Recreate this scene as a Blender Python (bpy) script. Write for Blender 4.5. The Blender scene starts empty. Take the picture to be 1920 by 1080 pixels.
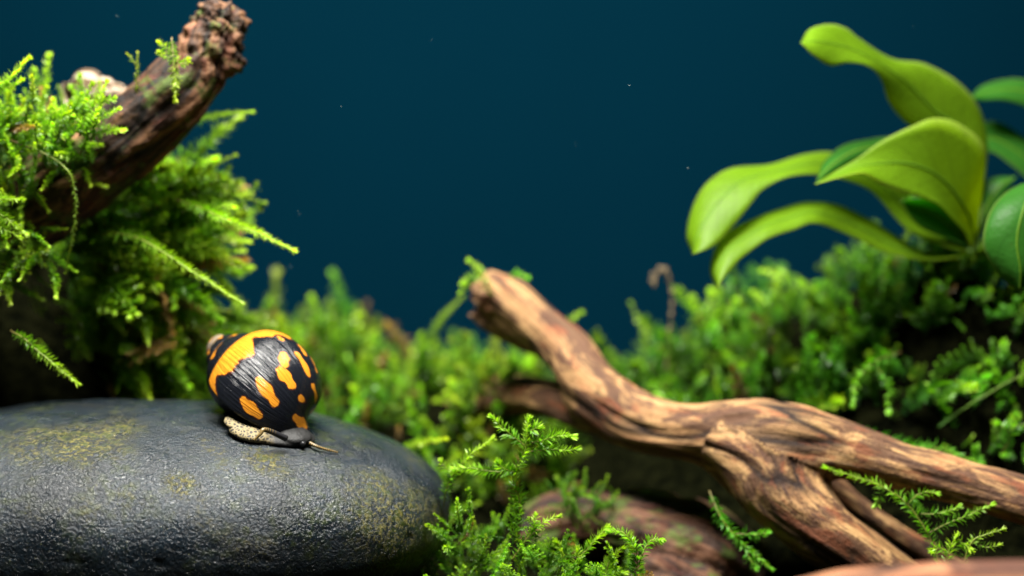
import bpy, math, random
import numpy as np
from mathutils import Vector, Matrix

# ------------------------------------------------------------------ camera, light, exposure
# Everything is authored in centimetres and written to Blender in metres.
CM = 0.01
PITCH = math.radians(5.0)
DIST = 37.0                      # camera to focus plane, cm
FPX = 3200.0                     # focal length in pixels of a 1920 px wide frame (60 mm lens)
cp, sp_ = math.cos(PITCH), math.sin(PITCH)
CAM = np.array([0.0, -DIST * cp, DIST * sp_])
RIGHT = np.array([1.0, 0.0, 0.0]); FWD = np.array([0.0, cp, -sp_]); UP = np.array([0.0, sp_, cp])

scene = bpy.context.scene
col = scene.collection
cam_data = bpy.data.cameras.new('camera')
cam = bpy.data.objects.new('camera', cam_data); col.objects.link(cam)
cam.location = CAM * CM
cam.rotation_euler = (math.radians(90) - PITCH, 0, 0)
cam_data.sensor_width = 36.0
cam_data.lens = 60.0
cam_data.clip_start = 0.01
cam_data.clip_end = 20.0
cam_data.dof.use_dof = True
cam_data.dof.focus_distance = 0.362
cam_data.dof.aperture_fstop = 6.2
scene.camera = cam

world = bpy.data.worlds.new('World'); scene.world = world
world.use_nodes = True
bg = world.node_tree.nodes['Background']
bg.inputs[0].default_value = (0.25, 0.6, 1.0, 1)
bg.inputs[1].default_value = 0.004

def area(name, loc, target, sx, sy, power, color):
    l = bpy.data.lights.new(name, 'AREA'); l.shape = 'RECTANGLE'
    l.size = sx * CM; l.size_y = sy * CM; l.energy = power; l.color = color
    o = bpy.data.objects.new(name, l); col.objects.link(o)
    o.location = Vector(loc) * CM
    d = Vector(target) - Vector(loc)
    o.rotation_euler = d.to_track_quat('-Z', 'Y').to_euler()
    return o
# the lamp bar over the tank
area('tank_lamp', (-4, -5.0, 33), (0, 3, -2), 26, 12, 9.0, (1.0, 0.97, 0.90))

scene.view_settings.view_transform = 'Standard'
scene.view_settings.look = 'None'
scene.view_settings.exposure = 0.0
scene.view_settings.gamma = 1.0
scene.view_settings.use_curve_mapping = False
cy = scene.cycles
cy.use_denoising = True
cy.max_bounces = 6; cy.diffuse_bounces = 3; cy.glossy_bounces = 2; cy.transmission_bounces = 4
cy.sample_clamp_indirect = 3.0

# ------------------------------------------------------------------ helpers
def P(px, py, y):
    """world point (cm) seen at photo pixel px,py when it stands at depth y"""
    d = FWD + RIGHT * ((px - 960) / FPX) + UP * ((540 - py) / FPX)
    t = (y - CAM[1]) / d[1]
    return CAM + d * t
def pix(v):
    v = np.atleast_2d(v) - CAM
    f = v @ FWD
    return np.stack([960 + FPX * (v @ RIGHT) / f, 540 - FPX * (v @ UP) / f], 1)
def pxcm(y): return (y - CAM[1]) / FPX

def h3(i, seed):
    n = (i[..., 0] * 374761393 + i[..., 1] * 668265263 + i[..., 2] * 2147483647 + seed * 974711) & 0xFFFFFFFF
    n = ((n ^ (n >> 13)) * 1274126177) & 0xFFFFFFFF
    n = (n ^ (n >> 16)) & 0xFFFFFFFF
    return n / 4294967295.0
def vnoise(p, seed=0):
    p = np.asarray(p, float); i = np.floor(p).astype(np.int64); f = p - i; f = f * f * (3 - 2 * f)
    out = 0
    for dx in (0, 1):
        for dy in (0, 1):
            for dz in (0, 1):
                w = (f[..., 0] if dx else 1 - f[..., 0]) * (f[..., 1] if dy else 1 - f[..., 1]) * (f[..., 2] if dz else 1 - f[..., 2])
                out = out + w * h3(i + np.array([dx, dy, dz]), seed)
    return out * 2 - 1
def fbm(p, seed=0, octv=4):
    a, s, o = 1.0, 0.0, 0
    for k in range(octv):
        o = o + a * vnoise(np.asarray(p) * (2 ** k) + 13.7 * k, seed + k); s += a; a *= 0.5
    return o / s

def unit(v):
    v = np.asarray(v, float)
    return v / np.maximum(np.linalg.norm(v, axis=-1, keepdims=True), 1e-9)

def spline(pts, n):
    """Catmull-Rom through rows of any width"""
    p = np.asarray(pts, float)
    if len(p) == 2: return p[0] + (p[1] - p[0]) * np.linspace(0, 1, n)[:, None]
    q = np.vstack([2 * p[0] - p[1], p, 2 * p[-1] - p[-2]])
    m = len(p) - 1
    t = np.linspace(0, m, n); k = np.minimum(t.astype(int), m - 1); f = (t - k)[:, None]
    a, b, c, d = q[k], q[k + 1], q[k + 2], q[k + 3]
    return 0.5 * (2 * b + (c - a) * f + (2 * a - 5 * b + 4 * c - d) * f ** 2 + (3 * b - a - 3 * c + d) * f ** 3)

def mesh_obj(name, v, faces, mat, parent=None, base=None, smooth=True, attrs=None):
    """v in world cm; base = origin in world cm; faces = (n,3) or (n,4) array"""
    v = np.asarray(v, float); faces = np.asarray(faces, np.int32)
    if base is None: base = parent['_b'] if parent is not None else np.array([v[:, 0].mean(), v[:, 1].mean(), v[:, 2].min()])
    base = np.array(base, float)
    me = bpy.data.meshes.new(name)
    k = faces.shape[1]
    me.vertices.add(len(v)); me.vertices.foreach_set('co', ((v - base) * CM).astype(np.float32).ravel())
    me.loops.add(faces.size); me.loops.foreach_set('vertex_index', faces.ravel())
    me.polygons.add(len(faces)); me.polygons.foreach_set('loop_start', np.arange(0, faces.size, k, dtype=np.int32))
    me.polygons.foreach_set('use_smooth', np.full(len(faces), smooth))
    if attrs:
        for an, (ty, data) in attrs.items():
            a = me.attributes.new(an, ty, 'POINT')
            a.data.foreach_set({'FLOAT': 'value', 'FLOAT_VECTOR': 'vector', 'FLOAT_COLOR': 'color'}[ty], np.asarray(data, np.float32).ravel())
    me.update(calc_edges=True); me.validate()
    me.materials.append(mat)
    o = bpy.data.objects.new(name, me); col.objects.link(o)
    BASE[o.name] = base
    if parent is not None:
        o.parent = parent
        o.location = Vector((base - BASE[parent.name]) * CM)
    else:
        o.location = Vector(base * CM)
    return o
BASE = {}
def child(name, v, f, mat, parent, **kw): return mesh_obj(name, v, f, mat, parent, base=BASE[parent.name], **kw)
def thing(name, base, label, cat, group=None):
    o = bpy.data.objects.new(name, None); col.objects.link(o)
    o.empty_display_size = 0.005
    o.location = Vector(np.array(base) * CM); BASE[o.name] = np.array(base, float)
    tag(o, label, cat, group); return o
def tag(o, label=None, cat=None, group=None, kind=None):
    if label: o['label'] = label
    if cat: o['category'] = cat
    if group: o['group'] = group
    if kind: o['kind'] = kind
    return o

def tube(path, rad, sides=8, cap=True):
    """closed tube along path (n,3) with radii (n)"""
    path = np.asarray(path, float); n = len(path); rad = np.broadcast_to(rad, (n,))
    T = unit(np.gradient(path, axis=0))
    u = np.cross(T[0], [0.3, 0.5, 0.81]); u = unit(u); U = []
    for k in range(n):
        u = u - T[k] * (u @ T[k]); u = unit(u); U.append(u)
    U = np.array(U); W = np.cross(T, U)
    a = np.linspace(0, 2 * math.pi, sides, endpoint=False)
    v = path[:, None] + rad[:, None, None] * (np.cos(a)[None, :, None] * U[:, None] + np.sin(a)[None, :, None] * W[:, None])
    v = v.reshape(-1, 3)
    i = np.arange(n - 1)[:, None] * sides; j = np.arange(sides)[None]; jn = (j + 1) % sides
    q = np.stack([i + j, i + jn, i + sides + jn, i + sides + j], -1).reshape(-1, 4)
    t = np.vstack([q[:, [0, 1, 2]], q[:, [0, 2, 3]]])
    if cap:
        v = np.vstack([v, path[0], path[-1]]); c0, c1 = len(v) - 2, len(v) - 1
        jj = np.arange(sides); jm = (jj + 1) % sides
        t = np.vstack([t, np.stack([np.full(sides, c0), jm, jj], 1), np.stack([np.full(sides, c1), (n - 1) * sides + jj, (n - 1) * sides + jm], 1)])
    return v, t
def joinm(parts):
    V, F, o = [], [], 0
    for v, f in parts:
        V.append(v); F.append(np.asarray(f) + o); o += len(v)
    return np.vstack(V), np.vstack(F)
def ellipsoid(c, r, R=None, nu=24, nv=14):
    th = np.linspace(0, 2 * math.pi, nu, endpoint=False); ph = np.linspace(0.02, math.pi - 0.02, nv)
    v = np.stack([np.outer(np.sin(ph), np.cos(th)), np.outer(np.sin(ph), np.sin(th)), np.outer(np.cos(ph), np.ones(nu))], -1).reshape(-1, 3) * np.array(r)
    if R is not None: v = v @ np.array(R).T
    v = v + np.array(c)
    i = np.arange(nv - 1)[:, None] * nu; j = np.arange(nu)[None]; jn = (j + 1) % nu
    q = np.stack([i + j, i + nu + j, i + nu + jn, i + jn], -1).reshape(-1, 4)
    t = np.vstack([q[:, [0, 1, 2]], q[:, [0, 2, 3]]])
    k = (nv - 1) * nu
    t = np.vstack([t, [[0, m, m + 1] for m in range(1, nu - 1)], [[k, k + m + 1, k + m] for m in range(1, nu - 1)]])
    return v, t
def voxel(v, t, size, smooth=2):
    """one continuous skin over overlapping closed pieces (cm in, cm out)"""
    me = bpy.data.meshes.new('tmp'); me.from_pydata(v.tolist(), [], t.tolist())
    o = bpy.data.objects.new('tmp', me); col.objects.link(o)
    m = o.modifiers.new('r', 'REMESH'); m.mode = 'VOXEL'; m.voxel_size = size
    if smooth:
        s = o.modifiers.new('s', 'SMOOTH'); s.iterations = smooth; s.factor = 0.5
    dg = bpy.context.evaluated_depsgraph_get(); e = o.evaluated_get(dg); em = e.to_mesh()
    V = np.empty(len(em.vertices) * 3, np.float32); em.vertices.foreach_get('co', V)
    em.calc_loop_triangles()
    F = np.empty(len(em.loop_triangles) * 3, np.int32); em.loop_triangles.foreach_get('vertices', F)
    e.to_mesh_clear(); bpy.data.objects.remove(o); bpy.data.meshes.remove(me)
    return V.reshape(-1, 3).astype(float), F.reshape(-1, 3)
def vnormals(v, t):
    n = np.zeros_like(v); fn = np.cross(v[t[:, 1]] - v[t[:, 0]], v[t[:, 2]] - v[t[:, 0]])
    for k in range(3): np.add.at(n, t[:, k], fn)
    return unit(n)

# ------------------------------------------------------------------ materials
def mat(name):
    m = bpy.data.materials.new(name); m.use_nodes = True
    nt = m.node_tree; nt.nodes.clear()
    out = nt.nodes.new('ShaderNodeOutputMaterial')
    return m, nt, out
def N(nt, ty, **kw):
    n = nt.nodes.new(ty)
    for k, v in kw.items():
        if k.startswith('i_'): n.inputs[k[2:].replace('_', ' ')].default_value = v
        else: setattr(n, k, v)
    return n
def ramp(nt, src, stops):
    r = N(nt, 'ShaderNodeValToRGB'); e = r.color_ramp.elements
    while len(e) < len(stops): e.new(0.5)
    for k, (p, c) in enumerate(stops):
        e[k].position = p; e[k].color = (c, c, c, 1) if not hasattr(c, '__len__') else (*c, 1)
    nt.links.new(src, r.inputs[0]); return r.outputs[0]
def noise(nt, vec, scale, detail=4, rough=0.55, dist=0.0):
    n = N(nt, 'ShaderNodeTexNoise'); n.inputs['Scale'].default_value = scale; n.inputs['Detail'].default_value = detail
    n.inputs['Roughness'].default_value = rough; n.inputs['Distortion'].default_value = dist
    nt.links.new(vec, n.inputs['Vector']); return n.outputs['Fac']
def mixc(nt, fac, a, b):
    m = N(nt, 'ShaderNodeMix', data_type='RGBA')
    for s, x in ((0, fac), (6, a), (7, b)):
        if hasattr(x, 'links') or hasattr(x, 'is_linked'): nt.links.new(x, m.inputs[s])
        else: m.inputs[s].default_value = x if not hasattr(x, '__len__') else (*x, 1)
    return m.outputs[2]
def math_(nt, op, a, b=0.0, c=None):
    m = N(nt, 'ShaderNodeMath', operation=op)
    for s, x in ((0, a), (1, b)) + (((2, c),) if c is not None else ()):
        if hasattr(x, 'is_linked'): nt.links.new(x, m.inputs[s])
        else: m.inputs[s].default_value = x
    return m.outputs[0]
def bump(nt, h, strength, dist, prev=None):
    b = N(nt, 'ShaderNodeBump'); b.inputs['Strength'].default_value = strength; b.inputs['Distance'].default_value = dist
    nt.links.new(h, b.inputs['Height'])
    if prev is not None: nt.links.new(prev, b.inputs['Normal'])
    return b.outputs[0]
def coords(nt):
    """object coordinates in cm"""
    t = N(nt, 'ShaderNodeTexCoord'); m = N(nt, 'ShaderNodeVectorMath', operation='SCALE'); m.inputs[3].default_value = 100.0
    nt.links.new(t.outputs['Object'], m.inputs[0]); return m.outputs[0]
def attr(nt, name, out='Vector'):
    a = N(nt, 'ShaderNodeAttribute', attribute_name=name); return a.outputs[out]

def moss_mat(name, trans=0.45, rough=0.38, spec=0.5):
    m, nt, out = mat(name)
    c = attr(nt, 'tint', 'Color')
    p = N(nt, 'ShaderNodeBsdfPrincipled'); p.inputs['Roughness'].default_value = rough
    p.inputs['Specular IOR Level'].default_value = spec
    nt.links.new(c, p.inputs['Base Color'])
    tr = N(nt, 'ShaderNodeBsdfTranslucent')
    g = N(nt, 'ShaderNodeMix', data_type='RGBA', blend_type='MULTIPLY'); g.inputs[0].default_value = 1
    nt.links.new(c, g.inputs[6]); g.inputs[7].default_value = (1.5, 1.65, 0.35, 1)
    nt.links.new(g.outputs[2], tr.inputs[0])
    mx = N(nt, 'ShaderNodeMixShader'); mx.inputs[0].default_value = trans
    nt.links.new(p.outputs[0], mx.inputs[1]); nt.links.new(tr.outputs[0], mx.inputs[2])
    nt.links.new(mx.outputs[0], out.inputs[0]); return m
M_MOSS = moss_mat('moss_leaf')
M_STEM = moss_mat('moss_stem', 0.1, 0.5)

def leaf_mat(name, base, under, rough=0.46):
    m, nt, out = mat(name)
    co = coords(nt)
    n1 = noise(nt, co, 1.6, 3); n2 = noise(nt, co, 9.0, 3)
    bl = attr(nt, 'blade'); sx = N(nt, 'ShaderNodeSeparateXYZ'); nt.links.new(bl, sx.inputs[0])
    ac = math_(nt, 'ABSOLUTE', sx.outputs[0])
    vw = math_(nt, 'SINE', math_(nt, 'ADD', math_(nt, 'MULTIPLY', sx.outputs[1], 9.0), math_(nt, 'MULTIPLY', ac, 9.0)))
    vein = ramp(nt, vw, [(0.88, 0.0), (1.0, 0.25)])
    rim = ramp(nt, ac, [(0.90, 0.0), (1.0, 0.6)])
    blot = ramp(nt, noise(nt, co, 3.2, 5, 0.7), [(0.62, 0.0), (0.74, 0.5)])
    c = mixc(nt, ramp(nt, n1, [(0.3, 0.0), (0.7, 1.0)]), base, tuple(x * 1.35 for x in base))
    c = mixc(nt, vein, c, tuple(x * 0.6 for x in base)); c = mixc(nt, rim, c, (0.34, 0.44, 0.10)); c = mixc(nt, blot, c, (0.10, 0.12, 0.02))
    p = N(nt, 'ShaderNodeBsdfPrincipled'); p.inputs['Roughness'].default_value = rough
    nt.links.new(c, p.inputs['Base Color'])
    nt.links.new(bump(nt, vein, -0.6, 0.0006, bump(nt, n2, 0.3, 0.0006)), p.inputs['Normal'])
    p.inputs['Specular IOR Level'].default_value = 0.3
    tr = N(nt, 'ShaderNodeBsdfTranslucent')
    c2 = mixc(nt, ramp(nt, n1, [(0.3, 0.0), (0.7, 1.0)]), under, tuple(x * 0.8 for x in under))
    c2 = mixc(nt, vein, c2, tuple(x * 0.45 for x in under)); c2 = mixc(nt, blot, c2, tuple(x * 0.5 for x in under))
    nt.links.new(c2, tr.inputs[0])
    mx = N(nt, 'ShaderNodeMixShader'); mx.inputs[0].default_value = 0.68
    nt.links.new(p.outputs[0], mx.inputs[1]); nt.links.new(tr.outputs[0], mx.inputs[2])
    nt.links.new(mx.outputs[0], out.inputs[0]); return m
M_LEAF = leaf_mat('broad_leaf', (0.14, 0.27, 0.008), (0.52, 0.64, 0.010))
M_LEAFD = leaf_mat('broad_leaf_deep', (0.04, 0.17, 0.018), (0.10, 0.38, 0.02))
M_RIB = leaf_mat('leaf_rib', (0.12, 0.26, 0.02), (0.35, 0.5, 0.02))

def wood_mat(name, light, mid, dark, dark_amt=0.5, patch=1.0, algae=0.0, gscale=1.0, rough=0.75, bumpd=0.0006):
    m, nt, out = mat(name)
    g = attr(nt, 'grain'); co = coords(nt)
    mp = N(nt, 'ShaderNodeMapping'); mp.inputs['Scale'].default_value = (0.35 * gscale, 3.2 * gscale, 3.2 * gscale); nt.links.new(g, mp.inputs[0])
    mp2 = N(nt, 'ShaderNodeMapping'); mp2.inputs['Scale'].default_value = (0.55, 1.5, 1.5); nt.links.new(g, mp2.inputs[0])
    fine = noise(nt, mp.outputs[0], 2.6, 6, 0.65)
    stre = noise(nt, mp.outputs[0], 0.9, 4, 0.6, 0.6)
    pat = noise(nt, mp2.outputs[0], 1.0 * patch, 5, 0.62, 0.8)
    spk = noise(nt, co, 7.0, 3, 0.6)
    c = mixc(nt, ramp(nt, stre, [(0.35, 0.0), (0.65, 1.0)]), mid, light)
    c = mixc(nt, ramp(nt, fine, [(0.36, 0.75), (0.56, 0.0)]), c, mid)
    dm = ramp(nt, pat, [(0.50 + 0.12 * (0.5 - dark_amt), 0.0), (0.57 + 0.12 * (0.5 - dark_amt), 1.0)])
    c = mixc(nt, math_(nt, 'MULTIPLY', dm, 0.85), c, dark)
    c = mixc(nt, ramp(nt, spk, [(0.60, 0.0), (0.70, 0.6)]), c, dark)
    crack = ramp(nt, noise(nt, mp.outputs[0], 0.55, 3, 0.5, 1.2), [(0.475, 0.0), (0.495, 1.0), (0.505, 1.0), (0.525, 0.0)])
    c = mixc(nt, math_(nt, 'MULTIPLY', crack, 0.55), c, tuple(x * 0.35 for x in dark))
    cr = attr(nt, 'crack', 'Fac'); c = mixc(nt, cr, c, tuple(x * 0.22 for x in dark))
    rs = ramp(nt, noise(nt, mp2.outputs[0], 2.3, 3, 0.5), [(0.55, 0.0), (0.66, 0.55)]); c = mixc(nt, rs, c, (mid[0] * 0.9, mid[1] * 0.5, mid[2] * 0.45))
    if algae:
        am = ramp(nt, noise(nt, co, 1.3, 4, 0.65), [(0.56 - 0.1 * algae, 0.0), (0.66 - 0.1 * algae, 1.0)])
        c = mixc(nt, math_(nt, 'MULTIPLY', am, 0.8), c, (0.05, 0.085, 0.008))
    p = N(nt, 'ShaderNodeBsdfPrincipled'); p.inputs['Roughness'].default_value = rough
    p.inputs['Specular IOR Level'].default_value = 0.3
    nt.links.new(c, p.inputs['Base Color'])
    b = bump(nt, fine, 0.8, bumpd); b = bump(nt, crack, -0.7, bumpd, b); b = bump(nt, spk, 0.4, bumpd, b)
    nt.links.new(b, p.inputs['Normal'])
    nt.links.new(p.outputs[0], out.inputs[0]); return m
M_WOOD = wood_mat('driftwood', (0.44, 0.265, 0.11), (0.24, 0.122, 0.050), (0.058, 0.023, 0.014), 0.72, 1.25, 0.0, 1.0, 0.75, 0.0009)
M_WOODD = wood_mat('dark_driftwood', (0.25, 0.125, 0.055), (0.10, 0.043, 0.020), (0.011, 0.005, 0.003), 0.8, 1.2, 0.3)
M_WOODC = wood_mat('shaded_chunk_wood', (0.15, 0.068, 0.033), (0.07, 0.028, 0.014), (0.014, 0.006, 0.004), 0.75, 1.3, 0.25)  # red wood tones darkened: the branch's shade is put into the colour
M_WOODR = wood_mat('red_driftwood', (0.36, 0.16, 0.075), (0.20, 0.075, 0.035), (0.05, 0.018, 0.012), 0.5, 0.8, 0.0)

def soil_mat():
    m, nt, out = mat('soil'); co = coords(nt)
    n = noise(nt, co, 3.0, 5)
    c = mixc(nt, ramp(nt, n, [(0.35, 0.0), (0.65, 1.0)]), (0.0012, 0.0015, 0.0008), (0.005, 0.0055, 0.002))  # near-black soil colour stands in for deep shade under branch and mounds
    p = N(nt, 'ShaderNodeBsdfPrincipled'); p.inputs['Roughness'].default_value = 1.0; p.inputs['Specular IOR Level'].default_value = 0.0
    nt.links.new(c, p.inputs['Base Color']); nt.links.new(bump(nt, n, 1.0, 0.002), p.inputs['Normal'])
    nt.links.new(p.outputs[0], out.inputs[0]); return m
M_SOIL = soil_mat()
def wall_mat():
    m, nt, out = mat('blue_backing'); co = coords(nt)
    n = noise(nt, co, 0.06, 3, 0.5)
    c = mixc(nt, n, (0.0005, 0.0120, 0.0230), (0.0005, 0.0155, 0.0290))
    p = N(nt, 'ShaderNodeBsdfPrincipled'); p.inputs['Roughness'].default_value = 1.0; p.inputs['Specular IOR Level'].default_value = 0.0
    nt.links.new(c, p.inputs['Base Color']); nt.links.new(p.outputs[0], out.inputs[0]); return m
M_WALL = wall_mat()
def stone_mat():
    m, nt, out = mat('wet_dark_stone'); co = coords(nt)
    big = noise(nt, co, 0.55, 4, 0.55); grain = noise(nt, co, 15.0, 4, 0.6, 0.5); med = noise(nt, co, 4.0, 5, 0.65)
    vo = N(nt, 'ShaderNodeTexVoronoi', feature='F1'); vo.inputs['Scale'].default_value = 14.0; nt.links.new(co, vo.inputs['Vector'])
    c = mixc(nt, ramp(nt, big, [(0.35, 0.0), (0.65, 1.0)]), (0.004, 0.008, 0.012), (0.013, 0.022, 0.031))
    c = mixc(nt, ramp(nt, grain, [(0.40, 0.8), (0.52, 0.0)]), c, (0.010, 0.012, 0.014))
    # algae film
    a1 = ramp(nt, noise(nt, co, 0.75, 5, 0.62), [(0.47, 0.0), (0.62, 1.0)])
    a2 = ramp(nt, med, [(0.47, 0.0), (0.60, 1.0)])
    al = attr(nt, 'algae', 'Fac'); am = math_(nt, 'MULTIPLY', math_(nt, 'MAXIMUM', math_(nt, 'MULTIPLY', a1, 0.6), al), a2)
    c = mixc(nt, math_(nt, 'MULTIPLY', am, 0.8), c, (0.045, 0.058, 0.009))
    # ochre crust
    o1 = ramp(nt, noise(nt, co, 0.9, 4, 0.6, 0.5), [(0.58, 0.0), (0.70, 1.0)])
    o2 = ramp(nt, noise(nt, co, 11.0, 4, 0.7), [(0.50, 0.0), (0.58, 1.0)])
    om = math_(nt, 'MULTIPLY', math_(nt, 'MAXIMUM', math_(nt, 'MULTIPLY', o1, 0.5), al), o2)
    c = mixc(nt, math_(nt, 'MULTIPLY', om, 0.9), c, (0.13, 0.115, 0.03))
    # pale specks
    sm = ramp(nt, vo.outputs['Distance'], [(0.10, 1.0), (0.20, 0.0)])
    sk = ramp(nt, noise(nt, co, 5.0, 2), [(0.55, 0.0), (0.62, 1.0)])
    c = mixc(nt, math_(nt, 'MULTIPLY', math_(nt, 'MULTIPLY', sm, sk), 0.6), c, (0.25, 0.26, 0.10))
    p = N(nt, 'ShaderNodeBsdfPrincipled')
    nt.links.new(c, p.inputs['Base Color'])
    rr = ramp(nt, noise(nt, co, 0.9, 5, 0.6), [(0.35, 0.17), (0.65, 0.44)])
    nt.links.new(rr, p.inputs['Roughness']); p.inputs['Specular IOR Level'].default_value = 0.42
    b = bump(nt, grain, 1.0, 0.00045); b = bump(nt, med, 0.5, 0.0006, b); b = bump(nt, om, 0.6, 0.0003, b)
    nt.links.new(b, p.inputs['Normal'])
    nt.links.new(p.outputs[0], out.inputs[0]); return m
M_STONE = stone_mat()
def shell_mat(name, dark, mid, yellow, pale, thr=0.0):
    m, nt, out = mat(name)
    pa = attr(nt, 'pattern', 'Fac'); uv = attr(nt, 'coil')
    mp = N(nt, 'ShaderNodeMapping'); mp.inputs['Scale'].default_value = (30.0, 2.2, 1.0); nt.links.new(uv, mp.inputs[0])
    gl = noise(nt, mp.outputs[0], 1.6, 5, 0.7)                 # growth lines
    mp2 = N(nt, 'ShaderNodeMapping'); mp2.inputs['Scale'].default_value = (6.0, 5.0, 1.0); nt.links.new(uv, mp2.inputs[0])
    ed = noise(nt, mp2.outputs[0], 1.3, 3, 0.5)
    ped = math_(nt, 'ADD', pa, math_(nt, 'MULTIPLY', math_(nt, 'SUBTRACT', ed, 0.5), 0.75))
    ped = math_(nt, 'ADD', ped, math_(nt, 'MULTIPLY', math_(nt, 'SUBTRACT', gl, 0.5), 0.5))
    fac = ramp(nt, math_(nt, 'ADD', ped, 0.5), [(0.44, 0.0), (0.54, 1.0)])
    edge = ramp(nt, math_(nt, 'ADD', ped, 0.5), [(0.22, 0.0), (0.46, 1.0)])
    c = mixc(nt, edge, dark, mid)
    yy = mixc(nt, ramp(nt, gl, [(0.35, 0.0), (0.65, 1.0)]), tuple(x * 0.62 for x in yellow), yellow)
    c = mixc(nt, fac, c, yy)
    ap = attr(nt, 'apex', 'Fac')
    c = mixc(nt, ap, c, pale)
    p = N(nt, 'ShaderNodeBsdfPrincipled'); p.inputs['Roughness'].default_value = 0.17
    p.inputs['Specular IOR Level'].default_value = 0.25
    p.inputs['Coat Weight'].default_value = 0.0; p.inputs['Coat Roughness'].default_value = 0.2
    nt.links.new(c, p.inputs['Base Color'])
    fn = noise(nt, coords(nt), 18.0, 3, 0.6)
    mp3 = N(nt, 'ShaderNodeMapping'); mp3.inputs['Scale'].default_value = (22.0, 0.45, 1.0); nt.links.new(uv, mp3.inputs[0]); gl2 = noise(nt, mp3.outputs[0], 1.0, 3, 0.7); b = bump(nt, gl2, 0.7, 0.0006); b = bump(nt, fn, 0.2, 0.00012, b)
    nt.links.new(b, p.inputs['Normal']); nt.links.new(p.outputs[0], out.inputs[0]); return m
M_SHELL = shell_mat('tiger_shell', (0.006, 0.007, 0.010), (0.075, 0.017, 0.006), (0.62, 0.235, 0.018), (0.45, 0.36, 0.24))
M_PALE = shell_mat('pale_shell', (0.36, 0.29, 0.22), (0.26, 0.19, 0.12), (0.13, 0.08, 0.04), (0.36, 0.30, 0.24))
def body_mat():
    m, nt, out = mat('snail_skin'); co = coords(nt)
    vo = N(nt, 'ShaderNodeTexVoronoi', feature='DISTANCE_TO_EDGE'); vo.inputs['Scale'].default_value = 13.0; nt.links.new(co, vo.inputs['Vector'])
    k = ramp(nt, vo.outputs['Distance'], [(0.10, 1.0), (0.24, 0.0)])
    n = noise(nt, co, 3.0, 3)
    c = mixc(nt, k, (0.018, 0.016, 0.014), mixc(nt, n, (0.20, 0.145, 0.055), (0.17, 0.15, 0.09)))
    hd = attr(nt, 'head', 'Fac')
    c = mixc(nt, hd, c, (0.010, 0.010, 0.010))
    p = N(nt, 'ShaderNodeBsdfPrincipled'); p.inputs['Roughness'].default_value = 0.6; p.inputs['Specular IOR Level'].default_value = 0.25
    nt.links.new(c, p.inputs['Base Color']); nt.links.new(bump(nt, k, 0.2, 0.0003), p.inputs['Normal'])
    nt.links.new(p.outputs[0], out.inputs[0]); return m
M_BODY = body_mat()
def tent_mat():
    m, nt, out = mat('banded_tentacle')
    g = attr(nt, 'along', 'Fac')
    w = math_(nt, 'SINE', math_(nt, 'MULTIPLY', g, 150.0))
    c = mixc(nt, ramp(nt, w, [(0.35, 0.0), (0.6, 1.0)]), (0.012, 0.011, 0.011), (0.38, 0.25, 0.07))
    c = mixc(nt, ramp(nt, g, [(0.15, 0.0), (0.45, 1.0)]), (0.014, 0.014, 0.016), c)
    p = N(nt, 'ShaderNodeBsdfPrincipled'); p.inputs['Roughness'].default_value = 0.35
    nt.links.new(c, p.inputs['Base Color']); nt.links.new(p.outputs[0], out.inputs[0]); return m
M_TENT = tent_mat()
def plain(name, c, rough=0.5):
    m, nt, out = mat(name)
    n = noise(nt, coords(nt), 12.0, 3)
    p = N(nt, 'ShaderNodeBsdfPrincipled'); p.inputs['Roughness'].default_value = rough
    nt.links.new(mixc(nt, n, tuple(x * 0.6 for x in c), tuple(x * 1.4 for x in c)), p.inputs['Base Color'])
    nt.links.new(p.outputs[0], out.inputs[0]); return m
M_SPECK = plain('suspended_matter', (0.5, 0.6, 0.55))
M_DRY = plain('dry_stalk', (0.15, 0.105, 0.05), 0.7)

# ------------------------------------------------------------------ setting: ground with mounds, blue back wall
GZ = -7.4
BUMPS = [(110, 480, 9.5, 3.4, 2.6), (-60, 430, 9.0, 4.0, 3.0), (250, 640, 9.5, 2.6, 2.4),   # peak pixel, depth, half widths x, y (cm)
    (600, 655, 13.5, 2.6, 3.2), (700, 690, 13.0, 2.4, 3.0), (470, 650, 12.0, 2.6, 3.0), (905, 720, 13.5, 2.2, 3.0), (780, 745, 11.0, 5.0, 3.2),
    (700, 815, 9.0, 4.2, 2.2), (330, 700, 9.5, 3.0, 2.5),
    (1240, 715, 11.5, 2.0, 3.0), (1380, 610, 11.0, 2.0, 2.8), (1490, 590, 10.0, 2.2, 2.8), (1640, 535, 9.2, 2.2, 2.6), (1790, 490, 7.8, 2.2, 2.2), (1960, 520, 7.4, 3.0, 2.4), (1760, 700, 6.6, 3.6, 2.0), (1500, 740, 8.0, 4.5, 2.2),
]
def H(x, y):
    x = np.asarray(x, float); y = np.asarray(y, float)
    z = np.zeros_like(x)
    for (px, py, d, sx, sy) in BUMPS:
        c = P(px, py, d); h = c[2] - GZ
        r2 = ((x - c[0]) / sx) ** 2 + ((y - c[1]) / sy) ** 2
        z = np.maximum(z, h * np.exp(-0.7 * r2 ** 1.25))
    p = np.stack([x, y, x * 0], -1)
    return GZ + z + 0.22 * fbm(p * 0.9, 3) * np.clip(z, 0.2, 1) + 0.05 * fbm(p * 4, 8)
def grid(x0, x1, y0, y1, nx, ny):
    X, Y = np.meshgrid(np.linspace(x0, x1, nx), np.linspace(y0, y1, ny))
    i = np.arange(ny - 1)[:, None] * nx; j = np.arange(nx - 1)[None]
    q = np.stack([i + j, i + j + 1, i + nx + j + 1, i + nx + j], -1).reshape(-1, 4)
    return X.ravel(), Y.ravel(), q
gx, gy, gq = grid(-34, 34, -22, 33, 280, 230)
tag(mesh_obj('ground', np.stack([gx, gy, H(gx, gy)], 1), gq, M_SOIL, base=(0, 0, GZ)), kind='structure')
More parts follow.
